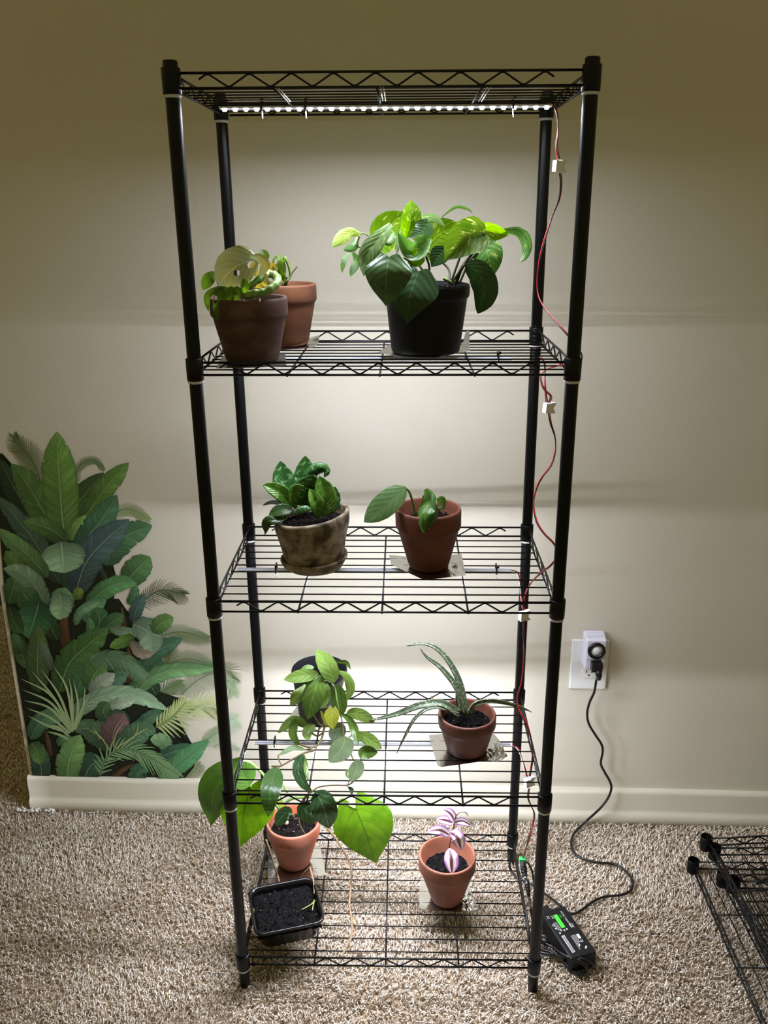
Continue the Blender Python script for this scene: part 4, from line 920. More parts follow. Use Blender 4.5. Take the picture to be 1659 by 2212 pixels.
# ---- snake plant
S8 = (550, 970, .13864)
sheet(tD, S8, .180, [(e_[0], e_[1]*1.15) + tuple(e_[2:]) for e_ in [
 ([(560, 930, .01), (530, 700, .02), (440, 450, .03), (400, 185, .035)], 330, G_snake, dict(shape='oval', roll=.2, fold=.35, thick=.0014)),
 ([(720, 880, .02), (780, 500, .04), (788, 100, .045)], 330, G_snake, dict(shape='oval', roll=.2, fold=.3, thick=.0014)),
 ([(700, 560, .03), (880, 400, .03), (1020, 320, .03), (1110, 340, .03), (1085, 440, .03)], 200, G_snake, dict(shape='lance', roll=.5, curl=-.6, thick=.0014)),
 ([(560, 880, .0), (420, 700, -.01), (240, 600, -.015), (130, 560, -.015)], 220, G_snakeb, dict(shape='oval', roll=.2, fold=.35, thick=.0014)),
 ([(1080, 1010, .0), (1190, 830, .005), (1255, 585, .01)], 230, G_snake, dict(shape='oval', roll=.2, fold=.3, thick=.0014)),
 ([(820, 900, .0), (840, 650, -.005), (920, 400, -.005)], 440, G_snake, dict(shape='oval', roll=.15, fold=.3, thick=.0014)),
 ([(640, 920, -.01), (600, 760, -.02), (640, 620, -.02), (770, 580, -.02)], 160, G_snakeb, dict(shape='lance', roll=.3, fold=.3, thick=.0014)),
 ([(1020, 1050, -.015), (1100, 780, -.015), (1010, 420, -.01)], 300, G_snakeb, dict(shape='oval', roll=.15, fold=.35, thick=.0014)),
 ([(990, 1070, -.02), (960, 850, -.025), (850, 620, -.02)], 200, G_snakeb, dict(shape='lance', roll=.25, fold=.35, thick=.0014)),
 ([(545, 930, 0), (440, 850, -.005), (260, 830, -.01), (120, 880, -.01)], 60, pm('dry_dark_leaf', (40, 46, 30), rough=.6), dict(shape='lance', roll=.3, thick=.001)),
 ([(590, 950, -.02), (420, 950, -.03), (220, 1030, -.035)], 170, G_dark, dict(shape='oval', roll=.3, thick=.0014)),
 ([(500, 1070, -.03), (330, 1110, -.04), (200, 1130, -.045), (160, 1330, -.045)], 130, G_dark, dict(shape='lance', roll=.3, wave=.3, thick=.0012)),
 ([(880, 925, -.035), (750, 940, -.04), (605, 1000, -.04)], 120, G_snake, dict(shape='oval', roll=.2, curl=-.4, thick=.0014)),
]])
# ---- pot with the oval leaf
E7 = (750, 980, .3014)
sheet(tE, E7, .185, [
 ([(418, 235, -.02), (300, 340, -.035), (120, 492, -.045)], 190, G_eleaf, dict(shape='oval', roll=.15, fold=.12, curl=-.15)),
 ([(560, 255, -.035), (590, 340, -.045), (555, 440, -.06), (558, 565, -.065)], 140, G_mid, dict(shape='lance', roll=.3, wave=.35, curl=-.3)),
 ([(600, 290, -.04), (610, 400, -.055), (590, 540, -.065)], 80, G_eleaf, dict(shape='lance', roll=.5, wave=.4)),
 ([(620, 345, -.03), (680, 325, -.02), (680, 380, -.02), (640, 395, -.02)], 50, G_mid, dict(shape='lance', roll=.3, curl=-.4)),
])
stems(tE, E7, .185, [([(492, 450, -.0), (470, 350, -.005), (445, 275, -.012), (416, 245, -.02)], .0022, mstem), ([(692, 445, .0), (650, 395, -.015), (625, 350, -.03)], .0019, mstem), ([(545, 300, -.03), (535, 385, -.01), (540, 440, 0)], .0011, mstemd)])
# ---- hoya
def YH(py):
    T_ = [1380, 1470, 1530, 1570, 1600, 1640, 1690, 1730, 1900]; V_ = [.24, .215, .20, .195, .17, .11, .035, -.02, -.03]
    return table(T_, V_, max(1380, min(1899, py)))
H2 = (600, 1390, .15070); K3 = (420, 1600, .26522)
sheet(tF, H2, YH, [
 ([(520, 350, .02), (430, 340, .02), (320, 385, .02)], 70, G_hoyam, dict(shape='oval', roll=.5)),
 ([(800, 265, .0), (900, 262, 0), (990, 275, 0), (1045, 375, 0)], 60, G_hoyam, dict(shape='lance', roll=.6)),
 ([(690, 560, .01), (650, 800, 0), (500, 925, 0)], 190, G_hoya, dict(shape='oval', roll=.3)),
 ([(860, 590, .0), (880, 800, 0), (940, 1015, 0)], 230, G_hoyam, dict(shape='oval', roll=.2)),
 ([(400, 590, .01), (310, 720, 0), (172, 895, 0)], 180, G_hoya, dict(shape='lance', roll=.2, wave=.2)),
 ([(815, 560, -.01), (720, 340, -.02), (552, 85, -.02)], 270, G_hoya, dict(shape='oval', roll=.15, fold=.12)),
 ([(590, 440, -.01), (350, 465, -.02), (85, 520, -.025)], 190, G_hoya, dict(shape='oval', roll=.1, fold=.15)),
 ([(620, 455, -.015), (520, 700, -.025), (430, 1090, -.025)], 330, G_hoyam, dict(shape='oval', roll=.15, fold=-.1, curl=-.15)),
 ([(855, 400, -.01), (980, 470, -.015), (1040, 640, -.015), (985, 830, -.01)], 150, G_hoya, dict(shape='lance', roll=.3, curl=-.2)),
 ([(980, 1010, 0), (1160, 1010, -.01), (1395, 1125, -.01)], 175, G_hoya, dict(shape='oval', roll=.15)),
 ([(930, 1140, .01), (850, 1280, .01), (790, 1415, .01)], 240, G_hoyag, dict(shape='oval', roll=.15)),
 ([(890, 1000, -.005), (1020, 1080, -.01), (1100, 1230, -.015), (1158, 1470, -.015)], 130, G_hoyam, dict(shape='lance', roll=.3, fold=.3)),
 ([(790, 935, -.015), (780, 1080, -.02), (795, 1240, -.02)], 220, G_hoyay, dict(shape='heart', roll=.2, fold=.3)),
 ([(615, 965, -.015), (690, 1100, -.02), (790, 1235, -.02)], 80, G_hoyay, dict(shape='lance', roll=.4)),
 ([(440, 1200, .02), (230, 1105, .015), (0, 1285, .01)], 140, G_hoya, dict(shape='oval', roll=.2)),
 ([(255, 1070, .0), (230, 1280, -.005), (320, 1460, -.005)], 150, G_hoyam, dict(shape='oval', roll=.3, fold=.3, twist=.6)),
 ([(525, 1155, 0), (430, 1270, -.005), (450, 1390, -.005)], 160, G_hoya, dict(shape='oval', roll=.25)),
 ([(395, 1525, 0), (220, 1500, -.005), (5, 1605, -.005)], 80, G_hoyam, dict(shape='oval', roll=.4)),
 ([(365, 1580, -.0), (400, 1800, -.0), (440, 1960, 0)], 90, G_hoya, dict(shape='lance', roll=.5)),
 ([(355, 1590, -.005), (290, 1780, -.01), (360, 1990, -.01), (500, 2140, -.01)], 170, G_hoyad, dict(shape='oval', roll=.2, fold=.2)),
 ([(970, 1330, -.01), (920, 1500, -.02), (738, 1705, -.02)], 320, G_hoyag, dict(shape='oval', roll=.12, fold=.08)),
 ([(1140, 1290, -.005), (1300, 1370, -.01), (1495, 1510, -.01)], 185, G_hoya, dict(shape='oval', roll=.15)),
 ([(1190, 1660, -.005), (1250, 1560, -.01), (1435, 1560, -.01)], 190, G_hoyam, dict(shape='oval', roll=.2, fold=.3)),
 ([(1000, 1800, -.0), (1000, 1870, 0), (1030, 1930, 0)], 60, G_hoyam, dict(shape='oval', roll=.5)),
 ([(1130, 1670, -.01), (1130, 1800, -.015), (1050, 1985, -.015)], 215, G_hoyag, dict(shape='oval', roll=.12)),
 ([(1010, 2060, -.01), (1060, 2100, -.01), (1060, 2170, -.01)], 60, G_hoyad, dict(shape='oval', roll=.4)),
])
sheet(tF, K3, YH, [
 ([(665, 212, -.01), (620, 400, -.015), (600, 625, -.01)], 175, G_hoyad if False else leafmat('leaf_hoya_deep', (52, 98, 42), (64, 112, 50), trans=.15, nv=5, veins=.15, rough=.35), dict(shape='oval', roll=.12, fold=-.08)),
 ([(985, 408, -.005), (1050, 540, -.01), (1098, 718, -.005)], 215, G_hoyad, dict(shape='oval', roll=.12, fold=-.1)),
 ([(960, 515, .03), (900, 570, .03), (1010, 650, .035)], 140, G_hoyad, dict(shape='oval', roll=.2)),
 ([(800, 590, .12), (740, 590, .12), (660, 690, .12)], 110, G_hoyad, dict(shape='oval', roll=.2, fold=.2)),
])
stems(tF, H2, YH, [([(690, 520, .03), (560, 700, .0), (500, 940, -.01), (560, 1110, .0), (640, 1200, 0)], .0016, mstemb), ([(760, 560, .02), (820, 640, -.0), (850, 820, -.01), (880, 980, -.01)], .0018, mstem),
 ([(690, 1150, 0), (660, 1250, 0), (630, 1360, 0), (550, 1470, 0), (420, 1480, 0), (320, 1445, 0)], .0020, mstemb), ([(500, 1210, 0), (570, 1250, 0), (620, 1200, 0), (680, 1160, 0)], .0016, mstemb), ([(490, 1290, 0), (570, 1325, 0), (640, 1280, 0), (665, 1200, 0)], .0018, mstemb),
 ([(550, 1480, 0), (520, 1530, 0), (380, 1570, 0), (230, 1650, 0), (60, 1745, 0), (0, 1760, 0), (-90, 1760, 0)], .0019, mstemb), ([(60, 1745, 0), (20, 1680, 0), (5, 1600, 0)], .0014, mstemb), ([(395, 1525, 0), (440, 1510, 0), (560, 1470, 0)], .0015, mstemb), ([(0, 1760, 0), (30, 1790, .0), (-40, 1850, 0)], .0013, mstemb),
 ([(370, 2260, .02), (430, 2180, 0), (540, 2080, 0), (650, 2045, 0), (820, 2030, 0), (1000, 2030, 0), (1090, 1975, 0)], .0014, mstemb), ([(1000, 2030, 0), (1030, 1950, 0), (1050, 1900, 0)], .0011, mstemb), ([(1000, 2040, 0), (1020, 2080, 0)], .0011, mstemb), ([(1040, 1560, 0), (1080, 1660, 0)], .0013, mstemb), ([(1150, 1700, 0), (1200, 1650, 0)], .0013, mstemb), ([(1020, 1345, 0), (1080, 1310, 0), (1130, 1330, 0)], .0014, mstemb), ([(880, 980, -.01), (920, 1100, 0), (950, 1320, -.005), (1030, 1560, 0)], .0013, mstemb)])
stems(tF, K3, YH, [([(985, 398, 0), (900, 460, .01), (860, 540, .05), (848, 620, .13), (860, 690, .19), (895, 755, .21)], .0015, mstemb), ([(850, 625, .13), (820, 640, .13), (800, 600, .13)], .0012, mstemb)])
# ---- philodendron
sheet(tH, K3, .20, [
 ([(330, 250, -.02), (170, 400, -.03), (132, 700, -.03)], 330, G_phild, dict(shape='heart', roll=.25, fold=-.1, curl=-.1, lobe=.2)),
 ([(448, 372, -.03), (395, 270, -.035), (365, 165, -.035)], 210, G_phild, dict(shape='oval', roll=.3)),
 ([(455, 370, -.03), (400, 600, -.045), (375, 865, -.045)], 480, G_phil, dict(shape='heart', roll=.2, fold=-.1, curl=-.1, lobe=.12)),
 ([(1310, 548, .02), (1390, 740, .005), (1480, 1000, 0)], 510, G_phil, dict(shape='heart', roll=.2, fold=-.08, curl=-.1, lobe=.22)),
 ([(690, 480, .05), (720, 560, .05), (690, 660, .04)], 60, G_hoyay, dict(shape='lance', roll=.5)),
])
stems(tH, K3, .26, [([(735, 640, .02), (690, 520, .03), (600, 330, .02), (500, 215, .0), (410, 165, -.04), (340, 240, -.08)], .0032, mstem, 'petiole'), ([(745, 640, .02), (660, 520, .0), (540, 440, -.04), (455, 372, -.09)], .0030, mstem, 'petiole'), ([(760, 640, .03), (730, 540, .03), (800, 470, .02), (1000, 460, -.01), (1200, 500, -.03), (1310, 548, -.04)], .0032, mstem, 'petiole'), ([(750, 650, .02), (700, 440, .03), (640, 400, .03), (700, 340, .03), (760, 420, .03)], .0028, mstem, 'petiole')])
V3 = (480, 1700, .2411)
def rootz(L, r, mat): wire(MB(), [at_z(V3[0]+x*V3[2], V3[1]+y*V3[2], zt0+z) for x, y, z in L], r, 8, 7).build('aerial_root', mat, tH)
rootz([(870, 270, .125), (940, 370, .10), (1010, 450, .075), (1080, 560, .045), (1135, 660, .02), (1158, 760, .006), (1150, 920, .005), (1140, 1050, .005), (1158, 1180, .005), (1160, 1330, .005), (1110, 1440, .004), (1080, 1500, .004), (1072, 1525, .004)], .0024, mroot)
rootz([(392, 470, .10), (440, 600, .07), (470, 720, .04), (495, 790, .015), (512, 850, .010)], .0022, pm('dark_root', (112, 88, 62), rough=.8))
rootz([(785, 718, .055), (805, 790, .052), (822, 870, .051), (826, 960, .046)], .0020, mroot)
rootz([(785, 722, .053), (745, 760, .04), (705, 820, .02)], .0022, pm('dark_root', (112, 88, 62), rough=.8))
MB().lathe([(.001, -.003), (.0062, 0), (.0058, .004), (.001, .0075)], 14, at_z(618, 1778, zt0+.098)).build('bulb', pm('bulb_skin', (206, 184, 160), rough=.6), tH)
# ---- aloe
G2 = (780, 1350, .27125)
sheet(tG, G2, .166, [
 ([(835, 710, 0), (780, 450, .02), (660, 240, .03), (520, 150, .03), (360, 166, .03)], 52, G_aloe, dict(shape='strap', roll=.3, fold=.5, thick=.003, nu=28)),
 ([(805, 705, 0), (770, 520, .01), (640, 345, .02), (530, 260, .02), (474, 190, .02)], 50, G_aloe, dict(shape='strap', roll=.3, fold=.5, thick=.003, nu=28)),
 ([(785, 710, -.01), (640, 625, -.01), (470, 640, -.01), (280, 710, .01), (60, 762, .02)], 62, G_aloe, dict(shape='strap', roll=.3, fold=.4, thick=.003, nu=28)),
 ([(775, 695, -.01), (580, 655, -.02), (440, 730, -.03), (340, 900, -.035), (282, 1025, -.035)], 30, G_aloe, dict(shape='strap', roll=.3, fold=.4, thick=.0025, nu=28)),
 ([(862, 710, -.01), (910, 630, -.01), (1050, 605, -.005), (1230, 640, .01), (1358, 695, .02)], 40, G_aloe, dict(shape='strap', roll=.3, fold=.4, thick=.003, nu=28)),
 ([(790, 700, .01), (765, 620, .01), (756, 530, .01)], 26, G_aloe, dict(shape='strap', roll=.3, fold=.4, thick=.002)),
 ([(610, 605, .0), (570, 585, 0), (552, 558, 0)], 12, pm('dry_tip', (190, 150, 90), rough=.7), dict(shape='lance', roll=.3)),
])
# ---- wandering dude
T9 = (880, 1730, .11299)
sheet(tI, T9, .180, [
 ([(905, 385, 0), (810, 240, -.005), (672, 160, -.01)], 180, G_wander, dict(shape='oval', roll=.25, fold=.3)),
 ([(870, 420, 0), (720, 370, -.01), (552, 350, -.015)], 170, G_wander, dict(shape='oval', roll=.3, fold=.3)),
 ([(880, 412, 0), (1060, 385, -.01), (1222, 480, -.015)], 140, G_wander, dict(shape='oval', roll=.3, fold=.3)),
 ([(805, 650, 0), (610, 560, -.015), (378, 590, -.02)], 190, G_wander, dict(shape='oval', roll=.25, fold=.3)),
 ([(810, 600, 0), (950, 700, -.02), (1030, 940, -.02)], 270, G_wander, dict(shape='oval', roll=.2, fold=-.2)),
 ([(800, 905, -.005), (840, 1150, -.028), (850, 1400, -.04)], 290, G_wander, dict(shape='oval', roll=.15, fold=-.25)),
 ([(1060, 212, 0), (1120, 225, 0), (1165, 290, 0)], 30, G_wander, dict(shape='lance', roll=.5)),
])
stems(tI, T9, .180, [([(780, 960, 0), (800, 860, 0), (830, 720, 0), (878, 540, 0), (905, 390, 0)], .0019, mstemp), ([(905, 390, 0), (930, 290, 0), (1000, 220, 0), (1075, 212, 0)], .0013, mstemp)])

# ------------------------------------------------------------------ jungle wall sticker (flat print on the wall)
def c5(x, y): return (x*.2411, 900+y*.2411)
def c6(x, y): return (x*.3376, 1300+y*.3376)
def c2(x, y): return (220+x*.22599, 1200+y*.22599)
MG = 1.35
muv = MB(); mlayer = [0]
XL = CX+.010
def mwp(px, py, off):
    p = at_wall(px, py, off)
    if p.x < XL: p = Vector((XL, wally(XL)-off, p.z))
    if p.z < .0935: p.z = .0935
    return p
def layer(): mlayer[0] += 1; return .0006+mlayer[0]*.00003
def lc(c, k=1.0): q = lin(c); return (q[0]*k*MG, q[1]*k*MG, q[2]*k*MG, 1)
def mix(a, b, f): return tuple(a[i]+(b[i]-a[i])*f for i in range(3))
def poly(cv, pts, c):
    o_ = layer(); P_ = [mwp(*cv(x, y), o_) for x, y in pts]; bm = bmesh.new(); vs = [bm.verts.new(p) for p in P_]; f = bm.faces.new(vs)
    bmesh.ops.triangulate(bm, faces=[f]); bm.verts.index_update()
    muv.add([v.co.copy() for v in bm.verts], [tuple(v.index for v in f_.verts) for f_ in bm.faces], 0, [(0, 0)]*len(bm.verts), [lc(c)]*len(bm.verts)); bm.free()
def p2(cv, pts): return [Vector((*cv(x, y), 0)) for x, y in pts]
def mleaf(cv, pts, wd, c, shape='banana', tip=None, edge=None, half=1.3, dark=.5, rib=True, jag=.05):
    sc2 = {c5: .2411, c6: .3376, c2: .22599}[cv]
    S, Ln = resample(catmull(p2(cv, pts), 8), 40); T_, V_ = SHAPES[shape]; hw = wd*sc2/2; ph = random.random()*9
    tip = tip or tuple(min(255, v*1.12+6) for v in c)
    def pt(t, v, o_):
        i = min(39, int(t*40)); q = S[i].lerp(S[i+1], t*40-i); tg = (S[min(40, i+1)]-S[max(0, i-1)]).normalized(); n = Vector((-tg.y, tg.x, 0))
        h = hw*table(T_, V_, t)*(1+jag*math.sin(t*23+ph)*math.sin(t*7+ph)*abs(v))
        if shape == 'banana' and .2 < t < .9 and (t*4.3+ph+(.4 if v > 0 else 0)) % 1 < .07: h *= 1-.22*abs(v)
        q = q+n*v*h+tg*abs(v)*h*.12; return mwp(q.x, q.y, o_)
    def cf(t, v):
        k_ = dark+(1-dark)*min(1, t*1.7); base = mix(c, tip, t); side = half if v > 0 else 1/half
        k_ *= side**.6; k_ *= 1-.28*(abs(v) > .93)
        return lc(base, max(0, k_))
    o1 = layer()
    muv.grid(lambda t, v: pt(t, v, o1), 48, 8, cfn=cf)
    if rib:
        o2 = layer(); rc = lc(mix(c, (190, 205, 150), .45))
        muv.grid(lambda t, v: pt(t, v*.022+(.0), o2) if wd > 60 else pt(t, v*.04, o2), 20, 1, cfn=lambda t, v: rc)
def frond(cv, pts, ln, c, n=34, wd=3.2, both=True, ang=62, side=0, droop=0.25, tipc=None, taper=True):
    sc2 = {c5: .2411, c6: .3376, c2: .22599}[cv]; S, Ln = resample(catmull(p2(cv, pts), 8), 60); ln *= sc2; wd *= sc2; o_ = layer()
    def strip(P_, w0, cc, o_):
        vs = []; k_ = len(P_)
        for i, q in enumerate(P_):
            tg = (P_[min(i+1, k_-1)]-P_[max(i-1, 0)]).normalized(); nn = Vector((-tg.y, tg.x, 0)); h = w0*(1-.85*(i/(k_-1))**2)/2
            vs += [mwp(q.x+nn.x*h, q.y+nn.y*h, o_), mwp(q.x-nn.x*h, q.y-nn.y*h, o_)]
        muv.add(vs, [(2*i, 2*i+1, 2*i+3, 2*i+2) for i in range(k_-1)], 0, [(0, 0)]*len(vs), [lc(mix(cc, tipc or cc, i//2/(k_-1)), random.uniform(.85, 1.15) if i == 0 else 1) for i in range(len(vs))])
    for i in range(n):
        t = (i+.5)/n; k_ = min(59, int(t*60)); q = S[k_].lerp(S[k_+1], t*60-k_); tg = (S[k_+1]-S[k_]).normalized()
        L_ = ln*(math.sin(math.pi*(.12+.86*t))**.5 if taper else 1)*random.uniform(.9, 1.05)
        for sd in ((-1, 1) if both else (side,)):
            a = math.radians(ang)*(1-.55*t)*sd; d = Vector((tg.x*math.cos(a)-tg.y*math.sin(a), tg.x*math.sin(a)+tg.y*math.cos(a), 0))
            P_ = [q+d*L_*f+Vector((0, droop*L_*f*f, 0))+tg*L_*.12*f*f for f in (0, .3, .6, .85, 1)]
            strip(P_, wd, c, o_)
    strip(S[::4], wd*1.4, mix(c, (40, 60, 30), .4), layer())
def blade(cv, pts, wd, c):
    sc2 = {c5: .2411, c6: .3376, c2: .22599}[cv]; S, Ln = resample(catmull(p2(cv, pts), 6), 12); o_ = layer(); vs = []; hw = wd*sc2/2
    for i, q in enumerate(S):
        tg = (S[min(i+1, 12)]-S[max(i-1, 0)]).normalized(); nn = Vector((-tg.y, tg.x, 0)); h = hw*(math.sin(math.pi*min(1, .2+.8*i/12))**.8 if i < 12 else 0)
        vs += [mwp(q.x+nn.x*h, q.y+nn.y*h, o_), mwp(q.x-nn.x*h, q.y-nn.y*h, o_)]
    muv.add(vs, [(2*i, 2*i+1, 2*i+3, 2*i+2) for i in range(12)], 0, [(0, 0)]*26, [lc(c, .75+.4*(i % 2)) for i in range(26)])
DK = (20, 26, 14)
# pale fronds behind everything
PG = (118, 138, 92); PG2 = (150, 160, 122)
frond(c5, [(370, 620), (330, 480), (250, 340), (150, 240), (120, 170)], 150, (84, 98, 58), n=44, wd=7, ang=75, droop=.05)
frond(c5, [(690, 590), (690, 480), (760, 400), (850, 390), (930, 470)], 70, (96, 118, 78), n=40, wd=5)
frond(c5, [(980, 950), (1060, 850), (1180, 830), (1340, 920)], 95, (122, 138, 92), n=34, wd=6)
frond(c2, [(350, 470), (450, 390), (580, 330), (790, 372)], 170, (52, 66, 40), n=26, wd=7, ang=60)
frond(c2, [(520, 800), (600, 760), (760, 730), (1020, 790)], 130, (98, 122, 82), n=36, wd=6)
frond(c2, [(590, 1080), (640, 990), (660, 860)], 120, (84, 98, 60), n=22, wd=6)
frond(c2, [(600, 1080), (700, 1010), (860, 990), (1060, 1060)], 150, (104, 128, 88), n=36, wd=5)
frond(c2, [(760, 1330), (880, 1220), (1000, 1150), (1200, 1100), (1280, 1180)], 190, (98, 116, 80), n=44, wd=5)
frond(c2, [(540, 1390), (600, 1290), (760, 1220)], 130, (84, 104, 66), n=30, wd=6)
frond(c2, [(820, 1500), (930, 1440), (1060, 1440), (1110, 1480)], 200, (158, 166, 116), n=16, wd=22, tipc=(186, 190, 150))
frond(c2, [(960, 1800), (1060, 1720), (1180, 1640)], 120, (128, 150, 112), n=30, wd=5)
frond(c2, [(1130, 1660), (1220, 1580), (1290, 1560)], 130, (156, 178, 150), n=26, wd=5, ang=85)
frond(c2, [(800, 2180), (860, 2080), (940, 2000)], 110, (120, 128, 98), n=26, wd=6)
frond(c2, [(1060, 1830), (1180, 1790), (1310, 1850)], 60, (150, 166, 138), n=24, wd=5)
frond(c2, [(1180, 1180), (1240, 1230), (1260, 1320)], 100, (136, 156, 120), n=22, wd=5)
# dark mass
poly(c5, [(-60, 330), (20, 330), (110, 430), (250, 700), (330, 900), (420, 850), (560, 800), (640, 780), (720, 640), (800, 640), (800, 860), (770, 940), (790, 1000), (900, 900), (960, 960), (1010, 1010), (950, 1330), (1000, 1340), (1040, 1430), (1020, 1660), (-60, 1660)], DK)
poly(c6, [(-20, -20), (760, -20), (800, 60), (830, 120), (900, 180), (960, 330), (1030, 360), (1030, 440), (930, 470), (900, 580), (1010, 570), (1160, 620), (1110, 700), (1160, 820), (1130, 890), (1240, 930), (1260, 980), (1240, 1060), (1190, 1160), (0, 1160)], DK)
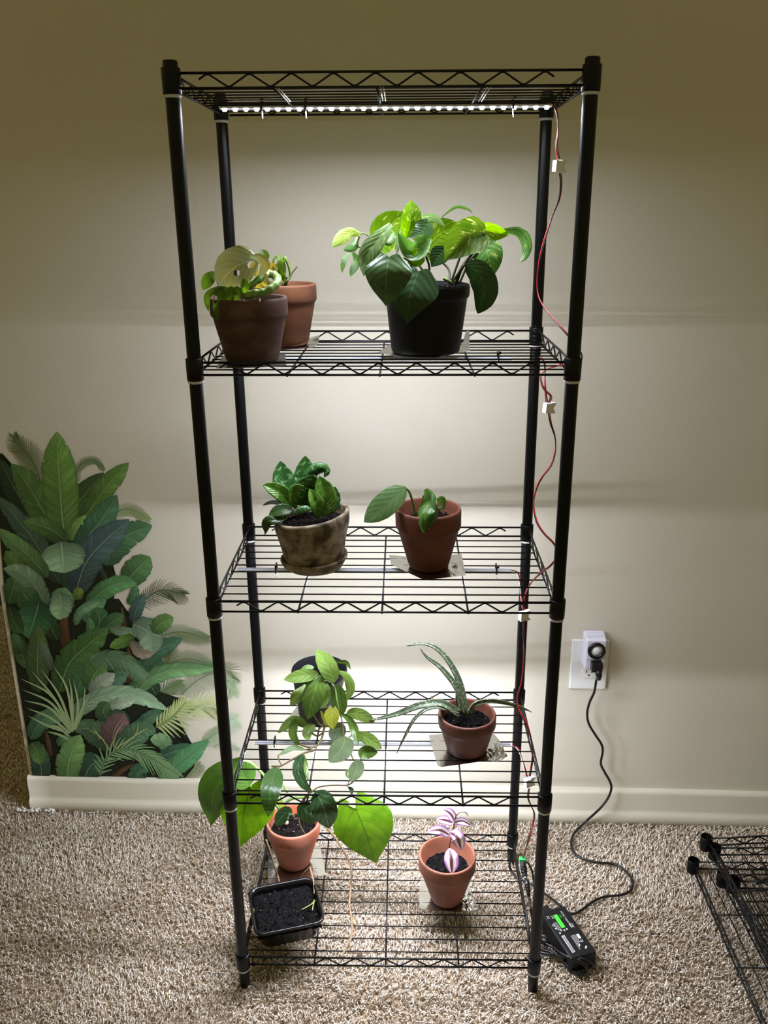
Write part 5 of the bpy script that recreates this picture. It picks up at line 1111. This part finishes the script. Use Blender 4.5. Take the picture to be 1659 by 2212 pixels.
# trunks
BR = (70, 48, 30)
for cv, P_, w_ in ((c6, [(440, 340), (410, 180), (410, -60)], 70), (c6, [(450, 840), (450, 650), (440, 480)], 34), (c6, [(320, 990), (310, 900), (290, 820)], 34), (c6, [(830, 520), (830, 400), (820, 280)], 46), (c6, [(800, 180), (785, 90), (780, 30)], 34), (c6, [(700, 1150), (780, 1080), (880, 1030)], 34), (c5, [(1000, 1560), (930, 1420), (900, 1330)], 60)):
    mleaf(cv, P_, w_, BR if cv is c6 else (34, 44, 34), shape='strap', rib=False, dark=.7)
g1 = (74, 104, 48); g2 = (58, 84, 42); g3 = (40, 62, 34); g4 = (58, 92, 60); g5 = (108, 136, 104); g6 = (54, 72, 70); g7 = (88, 118, 58)
ML = [
 (c5, [(300, 960), (160, 700), (-10, 380)], 210, (30, 44, 28)),
 (c5, [(540, 1500), (330, 1150), (180, 950), (-40, 700)], 190, (48, 66, 50)),
 (c5, [(610, 1100), (640, 850), (760, 700), (930, 500)], 230, (44, 66, 34)),
 (c5, [(590, 1140), (420, 900), (240, 600), (100, 420)], 270, g2),
 (c5, [(590, 1110), (555, 880), (535, 600), (520, 380), (510, 135)], 330, (80, 112, 52)),
 (c5, [(760, 900), (860, 760), (960, 620), (1155, 410)], 190, g1),
 (c5, [(625, 1110), (680, 1010), (770, 880)], 110, g7),
 (c5, [(700, 1230), (800, 1060), (900, 940), (1050, 700)], 240, (54, 86, 60)),
 (c5, [(940, 1330), (1030, 1180), (1150, 1060), (1365, 975)], 240, (56, 88, 58)),
 (c5, [(595, 1560), (660, 1400), (780, 1220), (960, 1060)], 210, (50, 80, 52)),
 (c5, [(670, 1600), (760, 1330), (900, 1150), (1160, 920)], 290, g6),
 (c5, [(590, 1110), (470, 1020), (340, 970), (205, 945)], 170, g2),
 (c5, [(545, 1120), (560, 1230), (575, 1400)], 400, g5),
 (c5, [(430, 1440), (270, 1260), (120, 1130), (-20, 1000)], 170, (70, 98, 56)),
 (c5, [(250, 1400), (120, 1300), (50, 1200)], 150, (62, 84, 40)),
 (c5, [(70, 1680), (130, 1500), (150, 1400)], 180, (50, 78, 44)),
 (c5, [(420, 1700), (300, 1500), (180, 1400), (30, 1360)], 190, (86, 108, 82)),
 (c5, [(320, 1720), (250, 1640), (180, 1540)], 220, (46, 72, 42)),
 (c5, [(1120, 1490), (1230, 1370), (1345, 1255)], 240, (62, 94, 54)),
 (c5, [(1150, 1680), (1200, 1600), (1215, 1500)], 90, g4),
 (c5, [(780, 1690), (930, 1560), (1080, 1490), (1230, 1500)], 170, (70, 110, 68)),
 (c5, [(600, 1760), (560, 1640), (580, 1530)], 220, (72, 104, 70)),
 (c5, [(720, 1640), (700, 1590), (720, 1530)], 100, (78, 98, 40)),
 (c2, [(300, 650), (330, 520), (405, 365)], 130, (52, 74, 70)),
 (c6, [(370, 250), (290, 100), (200, -20)], 120, g3), (c6, [(250, -10), (230, 80), (180, 235)], 240, (46, 82, 52)),
 (c6, [(110, 200), (130, 300), (175, 430)], 110, g3), (c6, [(60, 30), (90, 130), (150, 200)], 110, g3), (c6, [(150, 330), (110, 260), (80, 200)], 80, (52, 80, 48)),
 (c6, [(250, 580), (240, 380), (250, 150)], 150, (58, 76, 42)), (c6, [(330, 440), (290, 330), (265, 250)], 70, (70, 88, 70)),
 (c6, [(380, -60), (390, 20), (375, 115)], 150, g5),
 (c6, [(620, 130), (560, 60), (680, -10)], 110, (70, 104, 72)), (c6, [(480, 150), (520, 60), (640, 0)], 60, (84, 118, 84)),
 (c6, [(600, 210), (640, 120), (600, 40)], 140, (44, 74, 42)), (c6, [(560, 230), (580, 170), (570, 100)], 60, (56, 92, 62)), (c6, [(650, 190), (720, 130), (790, 80)], 110, (50, 80, 48)),
 (c6, [(1000, 600), (960, 500), (1020, 330)], 130, (38, 64, 44)), (c6, [(890, 440), (1000, 320), (1170, 232)], 110, (54, 88, 66)),
 (c6, [(380, 580), (440, 400), (560, 280), (695, 165)], 190, (54, 84, 42)), (c6, [(470, 640), (520, 500), (570, 370)], 120, (48, 80, 46)),
 (c6, [(560, 560), (610, 460), (680, 390)], 150, (60, 90, 44)), (c6, [(660, 580), (740, 500), (820, 460)], 110, (56, 84, 66)), (c6, [(580, 600), (640, 530), (735, 460)], 110, (112, 124, 106)),
 (c6, [(700, 160), (780, 190), (900, 200)], 70, (92, 116, 92)), (c6, [(860, 220), (800, 250), (700, 290)], 80, (72, 104, 46)), (c6, [(850, 140), (950, 200), (975, 340)], 170, (104, 128, 106)), (c6, [(840, 250), (900, 330), (985, 330)], 70, (122, 112, 96)),
 (c6, [(980, 200), (1030, 140), (1110, 100)], 110, (74, 104, 52)),
 (c6, [(800, 590), (900, 510), (1000, 480)], 70, (50, 80, 44)),
 (c6, [(870, 590), (950, 500), (1100, 440), (1375, 430)], 105, (86, 122, 78)),
 (c6, [(480, 780), (510, 690), (640, 610), (760, 590), (900, 610), (1080, 695)], 120, (112, 138, 110)), (c6, [(690, 670), (770, 650), (870, 625)], 80, (128, 144, 122)),
 (c6, [(800, 700), (760, 770), (800, 840)], 150, (50, 78, 54)), (c6, [(560, 900), (640, 830), (700, 760)], 150, (48, 74, 44)), (c6, [(690, 760), (660, 700), (690, 640)], 110, (48, 72, 42)),
 (c6, [(870, 800), (980, 730), (1060, 720)], 90, (52, 84, 60)),
 (c6, [(990, 810), (1060, 790), (1150, 815)], 50, (38, 50, 50)),
 (c6, [(710, 950), (650, 870), (560, 810), (480, 830)], 150, (52, 72, 50)), (c6, [(725, 930), (730, 830), (800, 715)], 170, (82, 64, 62)), (c6, [(745, 935), (830, 880), (920, 820), (1000, 830)], 160, (60, 88, 62)),
 (c6, [(1080, 960), (1040, 890), (960, 880)], 100, (88, 120, 84)),
 (c6, [(540, 1150), (570, 1060), (650, 1000)], 190, (38, 64, 44)), (c6, [(1000, 1010), (1110, 960), (1250, 925)], 90, (46, 78, 56)),
 (c6, [(900, 1160), (880, 1100), (940, 1060)], 120, (44, 78, 54)),
 (c6, [(270, 1150), (260, 1010), (280, 930)], 130, (40, 64, 48)),
 (c6, [(200, 900), (240, 960), (255, 1040)], 110, (66, 94, 50)),
 (c6, [(195, 880), (250, 780), (340, 730), (445, 735)], 120, (62, 94, 66)), (c6, [(370, 920), (400, 880), (460, 865)], 60, (60, 92, 62)),
 (c6, [(430, 1160), (445, 1010), (515, 850)], 170, (86, 118, 66)),
 (c6, [(1020, 1160), (1120, 1060), (1220, 980), (1330, 890)], 130, (66, 112, 72)),
]
for cv, P_, w_, c in ML: mleaf(cv, P_, w_, c)
frond(c6, [(1020, 1160), (1120, 1060), (1220, 980), (1330, 890)], 62, (74, 122, 80), n=60, wd=4)
frond(c6, [(570, 380), (680, 350), (800, 370), (930, 470)], 100, (98, 128, 96), n=44, wd=5, droop=.4)
frond(c6, [(640, 1110), (680, 1000), (800, 940), (950, 990), (1140, 1110)], 130, (104, 134, 92), n=24, wd=12, droop=.25, ang=50)
frond(c6, [(1000, 800), (1100, 740), (1190, 640)], 130, (148, 162, 104), n=12, wd=15, ang=70, droop=.3)
for a in ([(470, 830), (330, 600), (130, 490)], [(460, 830), (330, 650), (140, 560)], [(455, 830), (320, 680), (150, 630)], [(450, 840), (320, 740), (170, 680)], [(440, 840), (300, 790), (180, 730)], [(465, 820), (380, 600), (260, 430)], [(470, 820), (430, 560), (340, 410)], [(460, 820), (350, 620), (200, 440)], [(470, 820), (460, 600), (440, 480)], [(480, 820), (530, 690), (545, 540)], [(475, 820), (500, 660), (470, 500)], [(440, 860), (370, 800), (290, 790)], [(440, 880), (380, 850), (300, 830)], [(478, 820), (520, 700), (575, 590)]):
    blade(c6, a, 17, (132, 152, 108))
for a, c in (([(700, 950), (640, 860), (560, 820)], (150, 156, 96)), ([(740, 940), (860, 860), (960, 800)], (150, 156, 96)), ([(725, 930), (745, 840), (800, 760)], (150, 136, 96)), ([(850, 880), (880, 820), (880, 770)], (140, 150, 96)), ([(640, 880), (620, 840), (590, 800)], (140, 150, 96))): blade(c6, a, 7, c)
o = muv.build('jungle_wall_sticker', attrmat('sticker_print', rough=.55, uvstripe=.34, spec=.3), smooth=False)
tag(o, 'large flat wall sticker of tropical banana leaves and palms in the lower left corner', 'wall sticker')

# dark green leaf of a floor plant seen past the wall corner
t = thing('floor_plant', 'dark leafy floor plant beyond the wall corner at the far left', 'plant', at_z(-60, 1330, 0))
b0 = at_y(-70, 1330, 1.05)
for k_, (tp, wv) in enumerate((((14, 1300), 60), ((-60, 1180), 60), ((-140, 1260), 60))):
    T1 = at_y(tp[0], tp[1], 1.0); leaf(t, [Vector((b0.x, 1.05, T1.z-.05)), b0.lerp(T1, .6)+Vector((0, 0, .03)), T1], wv*mpp(T1), G_deep, shape='oval', roll=.3)
    MB().tube([Vector((b0.x, 1.05, 0)), Vector((b0.x, 1.05, T1.z-.05))], .003, 8).build('stem', mstemd, t)
# tiny white scrap on the carpet, lower right
t = tag(MB().box(at_z(1466, 2158, .004), (.008, .006, .003), rot=Matrix.Rotation(.5, 3, 'Z')).build('paper_scrap', mwhite, smooth=False), 'tiny white scrap lying on the carpet at the lower right', 'scrap')
